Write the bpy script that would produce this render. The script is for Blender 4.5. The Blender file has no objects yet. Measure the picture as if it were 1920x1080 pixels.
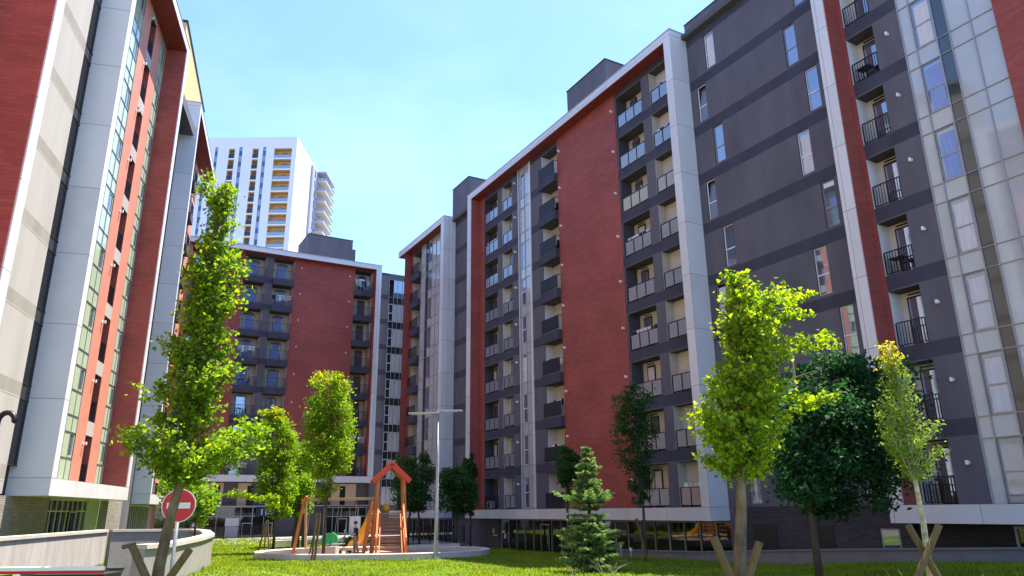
import bpy, math, random
import numpy as np
from mathutils import Vector, Matrix
random.seed(7); RNG = np.random.default_rng(7)
R_ = math.radians
scn = bpy.context.scene
COL = scn.collection

# ------------------------------------------------------------------ camera
CAM_Z = 2.4
PITCH, ROLL, FPX = 0.2962, -0.0107, 1360.5
cam_d = bpy.data.cameras.new('camera'); cam = bpy.data.objects.new('camera', cam_d); COL.objects.link(cam)
cam_d.sensor_width = 36.0; cam_d.lens = FPX / 1920 * 36.0
cam_d.clip_start = 0.1; cam_d.clip_end = 5000
fw = Vector((0, math.cos(PITCH), math.sin(PITCH))); rt = Vector((1, 0, 0)); up = rt.cross(fw)
rr = math.cos(ROLL) * rt + math.sin(ROLL) * up; uu = -math.sin(ROLL) * rt + math.cos(ROLL) * up
m = Matrix(((rr.x, uu.x, -fw.x, 0), (rr.y, uu.y, -fw.y, 0), (rr.z, uu.z, -fw.z, CAM_Z), (0, 0, 0, 1)))
cam.matrix_world = m
scn.camera = cam

# ------------------------------------------------------------------ sky and sun
SUN_AZ, SUN_EL = 33.0, 71.0          # azimuth measured from +x towards +y
w = bpy.data.worlds.new('World'); scn.world = w; w.use_nodes = True
nt = w.node_tree; nt.nodes.clear()
out = nt.nodes.new('ShaderNodeOutputWorld'); bg = nt.nodes.new('ShaderNodeBackground')
sky = nt.nodes.new('ShaderNodeTexSky'); sky.sky_type = 'NISHITA'; sky.sun_disc = False
sky.sun_elevation = R_(SUN_EL); sky.sun_rotation = R_(90 - SUN_AZ)
sky.air_density = 1.0; sky.dust_density = .7; sky.ozone_density = 3.0; sky.altitude = 200
tc = nt.nodes.new('ShaderNodeTexCoord'); mp = nt.nodes.new('ShaderNodeMapping')
mp.inputs['Scale'].default_value = (1.0, 1.0, 2.2); mp.inputs['Rotation'].default_value = (0.3, 0.2, 0.5)
no = nt.nodes.new('ShaderNodeTexNoise'); no.inputs['Scale'].default_value = 1.7; no.inputs['Detail'].default_value = 6
no.inputs['Roughness'].default_value = 0.55
cr = nt.nodes.new('ShaderNodeValToRGB'); cr.color_ramp.elements[0].position = 0.45; cr.color_ramp.elements[1].position = 0.85
cr.color_ramp.elements[0].color = (0, 0, 0, 1); cr.color_ramp.elements[1].color = (.13, .13, .13, 1)
mx = nt.nodes.new('ShaderNodeMixRGB'); mx.inputs['Color2'].default_value = (7.5, 9.0, 10.5, 1)
L = nt.links.new
L(tc.outputs['Generated'], mp.inputs['Vector']); L(mp.outputs['Vector'], no.inputs['Vector'])
L(no.outputs['Fac'], cr.inputs['Fac']); L(cr.outputs['Color'], mx.inputs['Fac'])
tn = nt.nodes.new('ShaderNodeMixRGB'); tn.blend_type = 'MULTIPLY'; tn.inputs['Fac'].default_value = 1; tn.inputs['Color2'].default_value = (.77, .89, 1.04, 1)
L(sky.outputs['Color'], tn.inputs['Color1']); L(tn.outputs['Color'], mx.inputs['Color1']); L(mx.outputs['Color'], bg.inputs['Color'])
bg.inputs['Strength'].default_value = 0.14
L(bg.outputs['Background'], out.inputs['Surface'])
sd = bpy.data.lights.new('sun', 'SUN'); so = bpy.data.objects.new('sun', sd); COL.objects.link(so)
sd.energy = 5.0; sd.angle = R_(0.53); sd.color = (1.0, 0.93, 0.80)
sv = Vector((math.cos(R_(SUN_EL)) * math.cos(R_(SUN_AZ)), math.cos(R_(SUN_EL)) * math.sin(R_(SUN_AZ)), math.sin(R_(SUN_EL))))
so.rotation_euler = sv.to_track_quat('Z', 'Y').to_euler(); so.location = (30, 20, 80)
scn.view_settings.view_transform = 'Standard'; scn.view_settings.look = 'None'
scn.view_settings.exposure = 1.6; scn.view_settings.gamma = 1.0
scn.render.engine = 'CYCLES'
scn.cycles.max_bounces = 7; scn.cycles.diffuse_bounces = 4; scn.cycles.glossy_bounces = 4; scn.cycles.transmission_bounces = 6
scn.cycles.transparent_max_bounces = 10; scn.cycles.caustics_reflective = False; scn.cycles.caustics_refractive = False

# ------------------------------------------------------------------ pixels of the photograph -> points
def ray(u, v):
    return (rr * ((u - 960) / FPX) + uu * ((540 - v) / FPX) + fw)
def at(u, v, y):                      # point at depth y along world +y
    d = ray(u, v); t = y / d.y
    return Vector((d.x * t, y, CAM_Z + d.z * t))

# ------------------------------------------------------------------ materials
MAT = {}
def _new(name):
    mt = bpy.data.materials.new(name); mt.use_nodes = True; MAT[name] = mt
    n = mt.node_tree; b = n.nodes['Principled BSDF']
    return mt, n, b
def noise_col(n, c, var, scale, detail=5, coords='Object', stretch=(1, 1, 1), c2=None, pos=(.3, .7)):
    t = n.nodes.new('ShaderNodeTexCoord'); mp = n.nodes.new('ShaderNodeMapping'); mp.inputs['Scale'].default_value = stretch
    ns = n.nodes.new('ShaderNodeTexNoise'); ns.inputs['Scale'].default_value = scale; ns.inputs['Detail'].default_value = detail
    ns.inputs['Roughness'].default_value = .6
    r = n.nodes.new('ShaderNodeValToRGB')
    r.color_ramp.elements[0].position, r.color_ramp.elements[1].position = pos
    lo = [max(0, x * (1 - var)) for x in c]; hi = [min(1, x * (1 + var)) for x in (c2 or c)]
    r.color_ramp.elements[0].color = (*lo, 1); r.color_ramp.elements[1].color = (*hi, 1)
    n.links.new(t.outputs[coords], mp.inputs['Vector']); n.links.new(mp.outputs['Vector'], ns.inputs['Vector'])
    n.links.new(ns.outputs['Fac'], r.inputs['Fac'])
    return t, mp, ns, r
def plain(name, c, rough=.6, metal=0, var=.08, scale=3, bump=0, spec=.4, stretch=(1, 1, 1), coat=0, c2=None):
    mt, n, b = _new(name)
    t, mp, ns, r = noise_col(n, c, var, scale, stretch=stretch, c2=c2)
    n.links.new(r.outputs['Color'], b.inputs['Base Color'])
    b.inputs['Roughness'].default_value = rough; b.inputs['Metallic'].default_value = metal
    b.inputs['Specular IOR Level'].default_value = spec
    if coat: b.inputs['Coat Weight'].default_value = coat; b.inputs['Coat Roughness'].default_value = .04
    if bump:
        bp = n.nodes.new('ShaderNodeBump'); bp.inputs['Strength'].default_value = bump; bp.inputs['Distance'].default_value = .02
        ns2 = n.nodes.new('ShaderNodeTexNoise'); ns2.inputs['Scale'].default_value = scale * 12; ns2.inputs['Detail'].default_value = 4
        n.links.new(mp.outputs['Vector'], ns2.inputs['Vector'])
        n.links.new(ns2.outputs['Fac'], bp.inputs['Height']); n.links.new(bp.outputs['Normal'], b.inputs['Normal'])
    return mt
def xy_vec(n, sx=1, sz=1):
    """(x+y, z) of object space: works on both walls and returns of an axis-aligned facade"""
    t = n.nodes.new('ShaderNodeTexCoord'); s = n.nodes.new('ShaderNodeSeparateXYZ'); a = n.nodes.new('ShaderNodeMath'); a.operation = 'ADD'
    c = n.nodes.new('ShaderNodeCombineXYZ')
    n.links.new(t.outputs['Object'], s.inputs[0]); n.links.new(s.outputs['X'], a.inputs[0]); n.links.new(s.outputs['Y'], a.inputs[1])
    n.links.new(a.outputs[0], c.inputs['X']); n.links.new(s.outputs['Z'], c.inputs['Y'])
    return t, s, c
def brick(name, c1, c2, mortar, bw, bh, ms=.006, rough=.75, bump=.25, big=.25):
    mt, n, b = _new(name)
    t, s, c = xy_vec(n)
    br = n.nodes.new('ShaderNodeTexBrick'); br.inputs['Scale'].default_value = 1
    br.inputs['Brick Width'].default_value = bw; br.inputs['Row Height'].default_value = bh
    br.inputs['Mortar Size'].default_value = ms; br.inputs['Mortar Smooth'].default_value = .2
    br.inputs['Color1'].default_value = (*c1, 1); br.inputs['Color2'].default_value = (*c2, 1); br.inputs['Mortar'].default_value = (*mortar, 1)
    n.links.new(c.outputs[0], br.inputs['Vector'])
    ns = n.nodes.new('ShaderNodeTexNoise'); ns.inputs['Scale'].default_value = .35; ns.inputs['Detail'].default_value = 5
    mpp = n.nodes.new('ShaderNodeMapping'); mpp.inputs['Scale'].default_value = (1, 1, 1.6)
    n.links.new(t.outputs['Object'], mpp.inputs['Vector']); n.links.new(mpp.outputs['Vector'], ns.inputs['Vector'])
    r = n.nodes.new('ShaderNodeValToRGB'); r.color_ramp.elements[0].position = .3; r.color_ramp.elements[1].position = .72
    r.color_ramp.elements[0].color = (1 - big, 1 - big, 1 - big, 1); r.color_ramp.elements[1].color = (1 + big * .4, 1 + big * .4, 1 + big * .4, 1)
    mul = n.nodes.new('ShaderNodeMixRGB'); mul.blend_type = 'MULTIPLY'; mul.inputs['Fac'].default_value = 1
    n.links.new(ns.outputs['Fac'], r.inputs['Fac']); n.links.new(br.outputs['Color'], mul.inputs['Color1']); n.links.new(r.outputs['Color'], mul.inputs['Color2'])
    n.links.new(mul.outputs['Color'], b.inputs['Base Color'])
    b.inputs['Roughness'].default_value = rough; b.inputs['Specular IOR Level'].default_value = .3
    bp = n.nodes.new('ShaderNodeBump'); bp.inputs['Strength'].default_value = bump; bp.inputs['Distance'].default_value = .01; bp.invert = True
    n.links.new(br.outputs['Fac'], bp.inputs['Height']); n.links.new(bp.outputs['Normal'], b.inputs['Normal'])
    return mt
def jointed(name, c, rough, jz=3.0, jx=0, off=0.0, w=.012, spec=.5, metal=0):
    """cladding panels: dark open joints every jz metres up and every jx metres along"""
    mt, n, b = _new(name)
    t, s, cc = xy_vec(n)
    def line(sock, step, offset, wd):
        a = n.nodes.new('ShaderNodeMath'); a.operation = 'ADD'; a.inputs[1].default_value = 300.0 * step - offset + wd
        mo = n.nodes.new('ShaderNodeMath'); mo.operation = 'MODULO'; mo.inputs[1].default_value = step
        lt = n.nodes.new('ShaderNodeMath'); lt.operation = 'LESS_THAN'; lt.inputs[1].default_value = wd * 2
        n.links.new(sock, a.inputs[0]); n.links.new(a.outputs[0], mo.inputs[0]); n.links.new(mo.outputs[0], lt.inputs[0]); return lt.outputs[0]
    f = line(s.outputs['Z'], jz, off, w)
    if jx:
        sep = n.nodes.new('ShaderNodeSeparateXYZ'); n.links.new(cc.outputs[0], sep.inputs[0])
        g = line(sep.outputs['X'], jx, 0, w * .8)
        mxm = n.nodes.new('ShaderNodeMath'); mxm.operation = 'MAXIMUM'; n.links.new(f, mxm.inputs[0]); n.links.new(g, mxm.inputs[1]); f = mxm.outputs[0]
    ns = n.nodes.new('ShaderNodeTexNoise'); ns.inputs['Scale'].default_value = .8; ns.inputs['Detail'].default_value = 5
    n.links.new(t.outputs['Object'], ns.inputs['Vector'])
    r = n.nodes.new('ShaderNodeValToRGB'); r.color_ramp.elements[0].position = .3; r.color_ramp.elements[1].position = .7
    r.color_ramp.elements[0].color = (*[x * .93 for x in c], 1); r.color_ramp.elements[1].color = (*c, 1)
    n.links.new(ns.outputs['Fac'], r.inputs['Fac'])
    mx = n.nodes.new('ShaderNodeMixRGB'); mx.inputs['Color2'].default_value = (*[x * .3 for x in c], 1)
    n.links.new(f, mx.inputs['Fac']); n.links.new(r.outputs['Color'], mx.inputs['Color1']); n.links.new(mx.outputs['Color'], b.inputs['Base Color'])
    wn = n.nodes.new('ShaderNodeTexWhiteNoise'); dv = n.nodes.new('ShaderNodeVectorMath'); dv.operation = 'DIVIDE'; dv.inputs[1].default_value = (jx or 3.2, jz, 1)
    fl_ = n.nodes.new('ShaderNodeVectorMath'); fl_.operation = 'FLOOR'; n.links.new(cc.outputs[0], dv.inputs[0]); n.links.new(dv.outputs[0], fl_.inputs[0]); n.links.new(fl_.outputs[0], wn.inputs['Vector'])
    mr = n.nodes.new('ShaderNodeMapRange'); mr.inputs['To Min'].default_value = .90; mr.inputs['To Max'].default_value = 1.03; n.links.new(wn.outputs['Value'], mr.inputs['Value'])
    m2 = n.nodes.new('ShaderNodeMixRGB'); m2.blend_type = 'MULTIPLY'; m2.inputs['Fac'].default_value = 1; n.links.new(mx.outputs['Color'], m2.inputs['Color1']); n.links.new(mr.outputs['Result'], m2.inputs['Color2']); n.links.new(m2.outputs['Color'], b.inputs['Base Color'])
    b.inputs['Roughness'].default_value = rough; b.inputs['Specular IOR Level'].default_value = spec; b.inputs['Metallic'].default_value = metal
    return mt
def glass(name, c, rough=.03, ior=1.9, metal=0):
    mt, n, b = _new(name); b.inputs['Metallic'].default_value = metal
    b.inputs['Base Color'].default_value = (*c, 1); b.inputs['Roughness'].default_value = rough
    b.inputs['IOR'].default_value = ior; b.inputs['Specular IOR Level'].default_value = .8
    t = n.nodes.new('ShaderNodeTexCoord'); ns = n.nodes.new('ShaderNodeTexNoise'); ns.inputs['Scale'].default_value = .9
    bp = n.nodes.new('ShaderNodeBump'); bp.inputs['Strength'].default_value = .12; bp.inputs['Distance'].default_value = .02
    n.links.new(t.outputs['Object'], ns.inputs['Vector']); n.links.new(ns.outputs['Fac'], bp.inputs['Height']); n.links.new(bp.outputs['Normal'], b.inputs['Normal'])
    return mt
def leaf(name, c, c2, trans=.45, tcol=None, rough=.55, patch=0):
    mt, n, b = _new(name)
    oi = n.nodes.new('ShaderNodeNewGeometry')
    r = n.nodes.new('ShaderNodeValToRGB'); r.color_ramp.elements[0].color = (*c, 1); r.color_ramp.elements[1].color = (*c2, 1)
    fac = oi.outputs['Random Per Island']
    if patch:
        t = n.nodes.new('ShaderNodeTexCoord'); ns = n.nodes.new('ShaderNodeTexNoise'); ns.inputs['Scale'].default_value = .45; ns.inputs['Detail'].default_value = 5; ns.inputs['Roughness'].default_value = .7
        n.links.new(t.outputs['Object'], ns.inputs['Vector']); mr = n.nodes.new('ShaderNodeMapRange'); mr.inputs['From Min'].default_value = .35; mr.inputs['From Max'].default_value = .65
        n.links.new(ns.outputs['Fac'], mr.inputs['Value']); mm = n.nodes.new('ShaderNodeMix'); mm.inputs['Factor'].default_value = .55
        n.links.new(fac, mm.inputs[2]); n.links.new(mr.outputs['Result'], mm.inputs[3]); fac = mm.outputs[0]
    n.links.new(fac, r.inputs['Fac']); n.links.new(r.outputs['Color'], b.inputs['Base Color'])
    b.inputs['Roughness'].default_value = rough; b.inputs['Specular IOR Level'].default_value = .12
    tr = n.nodes.new('ShaderNodeBsdfTranslucent')
    hs = n.nodes.new('ShaderNodeMixRGB'); hs.blend_type = 'MULTIPLY'; hs.inputs['Fac'].default_value = 1
    hs.inputs['Color2'].default_value = (*(tcol or (2.4, 2.0, .6)), 1)
    n.links.new(r.outputs['Color'], hs.inputs['Color1']); n.links.new(hs.outputs['Color'], tr.inputs['Color'])
    ms = n.nodes.new('ShaderNodeMixShader'); ms.inputs['Fac'].default_value = trans
    n.links.new(b.outputs['BSDF'], ms.inputs[1]); n.links.new(tr.outputs['BSDF'], ms.inputs[2])
    n.links.new(ms.outputs['Shader'], n.nodes['Material Output'].inputs['Surface'])
    return mt

jointed('white_panel', (.70, .68, .70), .38, 3.0, 3.2)
jointed('white_panel_plain', (.70, .68, .70), .4, 3.0, 0)
brick('red_brick', (.37, .088, .070), (.30, .070, .057), (.18, .045, .040), .6, .14, .005, .7, .35, .18)
brick('dark_stone', (.075, .072, .085), (.05, .048, .06), (.02, .02, .024), .42, .07, .008, .8, .8, .3)
brick('light_stone', (.36, .32, .28), (.26, .235, .21), (.12, .105, .09), .42, .07, .008, .8, .8, .25)
plain('red_soffit', (.20, .035, .032), .6, var=.15, scale=1.2)
plain('sunlit_red_wall', (.56, .20, .135), .7, var=.07, scale=1.5, bump=.1)  # red brick in its sunlit orange, the sun put into the colour
plain('grey_render', (.118, .110, .132), .8, var=.17, scale=.9, bump=.12, spec=.25, stretch=(1, 1, .28))
plain('grey_band', (.058, .055, .078), .8, var=.15, scale=.9, bump=.12, spec=.25, stretch=(1, 1, .5))
plain('lit_pale_render', (.40, .37, .34), .85, var=.09, scale=1.1, bump=.15, stretch=(1, 1, .18), spec=.2)  # grey render of the end wall, paled in colour for grazing sun
plain('lit_pale_band', (.30, .275, .235), .85, var=.10, scale=1.4, bump=.15, stretch=(1, 1, .3), spec=.2)  # darker bands of that wall, paled in colour the same way
plain('cream_wall', (.58, .53, .45), .8, var=.05, scale=2)
plain('cream_pink', (.60, .44, .33), .8, var=.06, scale=2)
plain('ochre_wall', (.62, .40, .16), .8, var=.06, scale=1.2)
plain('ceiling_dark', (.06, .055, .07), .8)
plain('floor_tile', (.22, .20, .19), .6)
plain('pale_glass_panel', (.45, .46, .47), .07, var=.10, scale=.5, spec=.8, coat=.6)
plain('green_glass_panel', (.50, .58, .38), .12, var=.05, scale=.6, spec=.7, coat=.5)
plain('mullion', (.34, .34, .37), .4, metal=.3)
plain('dark_metal', (.020, .020, .026), .4, metal=.4)
plain('rail_grey', (.04, .042, .055), .45, metal=.3)
plain('galvanised', (.36, .37, .38), .42, metal=.6, var=.15, scale=6)
plain('white_plastic', (.78, .78, .76), .35)
plain('black_plastic', (.015, .015, .018), .5)
plain('louver_dark', (.035, .038, .045), .5, metal=.3)
glass('window_glass', (.30, .34, .42), .03, 1.8, .7)
glass('dark_glass', (.010, .012, .016), .04, 1.7)
glass('shop_glass', (.012, .014, .013), .03, 1.6)
glass('rail_glass', (.28, .32, .36), .22, 1.6, .35)
plain('curtain', (.62, .60, .62), .9, var=.12, scale=7, stretch=(3, 1, .2))
plain('blue_curtain', (.25, .33, .62), .8, var=.12, scale=5, stretch=(3, 1, .2))
plain('roof_felt', (.09, .09, .09), .9)
plain('tower_white', (.66, .66, .70), .6, var=.04, scale=.1)
plain('tower_grey', (.30, .32, .42), .6, var=.05, scale=.1)
plain('tower_strip', (.05, .09, .20), .15, var=.5, scale=.25, spec=.8)
plain('tower_cream', (.58, .52, .44), .8, var=.05)
plain('tower_ochre', (.66, .42, .18), .8, var=.05)
plain('concrete', (.42, .38, .35), .85, var=.16, scale=1.6, bump=.35, stretch=(2.4, 2.4, .35), spec=.2)
plain('concrete_smooth', (.30, .28, .255), .8, var=.10, scale=2.2, bump=.2, spec=.2)
plain('dark_concrete', (.17, .165, .18), .85, var=.12, scale=1.5, bump=.2)
plain('coping', (.50, .455, .38), .75, var=.10, scale=3, bump=.2)
plain('kerb_white', (.50, .465, .43), .8, var=.08, scale=3, bump=.15)
plain('sand', (.33, .22, .16), .95, var=.22, scale=9, bump=.6)
plain('asphalt', (.075, .075, .078), .9, var=.2, scale=9, bump=.4)
plain('far_ground', (.22, .215, .21), .9, var=.15, scale=.05)
plain('paving', (.24, .23, .22), .85, var=.15, scale=4, bump=.2)
plain('wood_orange', (.50, .17, .045), .55, var=.25, scale=4, stretch=(6, 6, .6), bump=.25)
plain('wood_dark', (.20, .10, .05), .7, var=.3, scale=5, stretch=(6, 6, .6), bump=.3)
plain('wood_pale', (.42, .27, .14), .7, var=.22, scale=5, stretch=(6, 6, .6), bump=.3)
plain('roof_red', (.62, .055, .020), .45, var=.10, scale=3)
plain('stake_wood', (.135, .09, .04), .8, var=.3, scale=7, stretch=(5, 5, .7), bump=.5)
plain('plastic_green', (.01, .36, .12), .35)
plain('plastic_yellow', (.85, .42, .02), .35)
plain('sign_red', (.62, .012, .018), .35, var=.05)
plain('sign_white', (.80, .79, .76), .4, var=.04)
plain('sign_navy', (.012, .024, .075), .5)
plain('skin', (.50, .30, .21), .5); plain('hair', (.02, .015, .012), .6)
plain('shirt_navy', (.012, .016, .04), .85, var=.2, scale=20); plain('trousers_khaki', (.20, .18, .15), .85, var=.2, scale=20)
plain('bark', (.085, .055, .03), .9, var=.38, scale=9, stretch=(1, 1, .35), bump=1.0, c2=(.18, .13, .08))
plain('bark_dark', (.07, .055, .04), .9, var=.35, scale=9, stretch=(1, 1, .35), bump=.8)
plain('bark_birch', (.42, .37, .26), .85, var=.45, scale=6, stretch=(1, 1, 2.2), bump=.5)
leaf('ginkgo_leaf', (.075, .17, .012), (.31, .42, .022), .50, (2.2, 1.9, .4))
leaf('ginkgo_leaf_deep', (.045, .13, .014), (.22, .34, .022), .47, (2.3, 2.0, .5))
leaf('hornbeam_leaf', (.070, .18, .014), (.20, .32, .024), .45, (2.3, 2.0, .5))
leaf('young_leaf', (.30, .36, .02), (.50, .42, .03), .5, (1.7, 1.5, .5))
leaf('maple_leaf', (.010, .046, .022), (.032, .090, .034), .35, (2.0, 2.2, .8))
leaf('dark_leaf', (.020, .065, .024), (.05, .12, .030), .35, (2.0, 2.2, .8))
leaf('birch_leaf', (.10, .19, .03), (.22, .32, .05), .45, (1.9, 1.7, .6))
leaf('spruce_needle', (.045, .13, .055), (.15, .26, .11), .20, (1.8, 2.0, 1.0))
leaf('spruce_tip_lit', (.26, .38, .10), (.42, .54, .17), .30, (1.5, 1.5, 1.0))  # needle ends coloured bright, as if sunlit
leaf('grass_blade', (.060, .15, .014), (.27, .345, .024), .42, (2.2, 1.9, .5), .6, patch=1)
leaf('weed_leaf', (.09, .22, .03), (.20, .34, .05), .4, (1.9, 1.8, .6))
leaf('dry_stem', (.42, .38, .22), (.55, .50, .33), .2, (1.2, 1.1, .9))
mt, n, b = _new('lawn')
t, mp_, ns_, r_ = noise_col(n, (.045, .085, .012), .35, .6, 8, c2=(.10, .14, .016))
n.links.new(r_.outputs['Color'], b.inputs['Base Color']); b.inputs['Roughness'].default_value = .95; b.inputs['Specular IOR Level'].default_value = .1

# ------------------------------------------------------------------ mesh building
class MB:
    def __init__(s): s.v = []; s.f = []; s.m = []; s.names = []
    def mi(s, m):
        if m not in s.names: s.names.append(m)
        return s.names.index(m)
    def face(s, pts, m):
        b = len(s.v); s.v += [tuple(p) for p in pts]; s.f.append(tuple(range(b, b + len(pts)))); s.m.append(s.mi(m))
    def box(s, x0, x1, y0, y1, z0, z1, m):
        if x1 < x0: x0, x1 = x1, x0
        if y1 < y0: y0, y1 = y1, y0
        if z1 < z0: z0, z1 = z1, z0
        b = len(s.v)
        s.v += [(x0, y0, z0), (x1, y0, z0), (x1, y1, z0), (x0, y1, z0), (x0, y0, z1), (x1, y0, z1), (x1, y1, z1), (x0, y1, z1)]
        k = s.mi(m)
        for q in ((0, 3, 2, 1), (4, 5, 6, 7), (0, 1, 5, 4), (1, 2, 6, 5), (2, 3, 7, 6), (3, 0, 4, 7)):
            s.f.append(tuple(b + i for i in q)); s.m.append(k)
    def bar(s, p0, p1, wx, wy, m, upv=(0, 0, 1)):
        """rectangular bar from p0 to p1"""
        p0, p1 = Vector(p0), Vector(p1); d = (p1 - p0).normalized(); u = Vector(upv)
        if abs(d.dot(u)) > .98: u = Vector((1, 0, 0))
        a = d.cross(u).normalized() * wx / 2; c = a.normalized().cross(d).normalized() * wy / 2
        b = len(s.v); k = s.mi(m)
        for p in (p0, p1):
            for q in (-a - c, a - c, a + c, -a + c): s.v.append(tuple(p + q))
        for q in ((0, 3, 2, 1), (4, 5, 6, 7), (0, 1, 5, 4), (1, 2, 6, 5), (2, 3, 7, 6), (3, 0, 4, 7)):
            s.f.append(tuple(b + i for i in q)); s.m.append(k)
    def tube(s, pts, rads, m, n=8, cap=True):
        b0 = len(s.v); k = s.mi(m); pts = [Vector(p) for p in pts]
        if not hasattr(rads, '__len__'): rads = [rads] * len(pts)
        ref = Vector((0, 0, 1)) if abs((pts[-1] - pts[0]).normalized().z) < .9 else Vector((0, 1, 0))
        for i, p in enumerate(pts):
            d = (pts[min(i + 1, len(pts) - 1)] - pts[max(i - 1, 0)]).normalized()
            a = d.cross(ref).normalized(); c = a.cross(d).normalized()
            for j in range(n):
                t = 2 * math.pi * j / n
                s.v.append(tuple(p + (a * math.cos(t) + c * math.sin(t)) * rads[i]))
        for i in range(len(pts) - 1):
            for j in range(n):
                s.f.append((b0 + i * n + j, b0 + i * n + (j + 1) % n, b0 + (i + 1) * n + (j + 1) % n, b0 + (i + 1) * n + j)); s.m.append(k)
        if cap:
            s.f.append(tuple(b0 + j for j in reversed(range(n)))); s.m.append(k)
            e = b0 + (len(pts) - 1) * n; s.f.append(tuple(e + j for j in range(n))); s.m.append(k)
    def build(s, name, parent=None, smooth=False, bevel=0):
        me = bpy.data.meshes.new(name); me.from_pydata(s.v, [], s.f)
        for nm in s.names: me.materials.append(MAT[nm])
        me.polygons.foreach_set('material_index', s.m)
        if smooth: me.polygons.foreach_set('use_smooth', [True] * len(s.f))
        me.update()
        o = bpy.data.objects.new(name, me); COL.objects.link(o)
        if parent: o.parent = parent
        if bevel:
            bm = o.modifiers.new('bevel', 'BEVEL'); bm.width = bevel; bm.segments = 2; bm.limit_method = 'ANGLE'
        return o
def tag(o, label, cat, group=None, kind=None):
    if label: o['label'] = label
    if cat: o['category'] = cat
    if group: o['group'] = group
    if kind: o['kind'] = kind
    return o
def thing(name, label, cat, loc=(0, 0, 0), rz=0, group=None):
    o = bpy.data.objects.new(name, None); COL.objects.link(o); o.location = loc; o.rotation_euler = (0, 0, rz)
    o.empty_display_size = .3
    return tag(o, label, cat, group)
def copy_part(o, dz=0, dx=0, dy=0, parent=None):
    c = o.copy(); COL.objects.link(c); c.parent = parent or o.parent
    c.location = (o.location.x + dx, o.location.y + dy, o.location.z + dz)
    for ch in list(o.children):
        k = ch.copy(); COL.objects.link(k); k.parent = c
    return c
def wall_sheet(mb, x0, x1, z0, z1, y, holes, matf, zs=()):
    """front sheet with rectangular holes; matf(xc, zc) -> material"""
    X = sorted({x0, x1, *[h[0] for h in holes], *[h[1] for h in holes]}); Zs = sorted({z0, z1, *[h[2] for h in holes], *[h[3] for h in holes], *zs})
    X = [x for x in X if x0 <= x <= x1]; Zs = [z for z in Zs if z0 <= z <= z1]
    for i in range(len(X) - 1):
        for j in range(len(Zs) - 1):
            xc, zc = (X[i] + X[i + 1]) / 2, (Zs[j] + Zs[j + 1]) / 2
            if any(h[0] < xc < h[1] and h[2] < zc < h[3] for h in holes): continue
            mb.face([(X[i], y, Zs[j]), (X[i + 1], y, Zs[j]), (X[i + 1], y, Zs[j + 1]), (X[i], y, Zs[j + 1])], matf(xc, zc))

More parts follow.
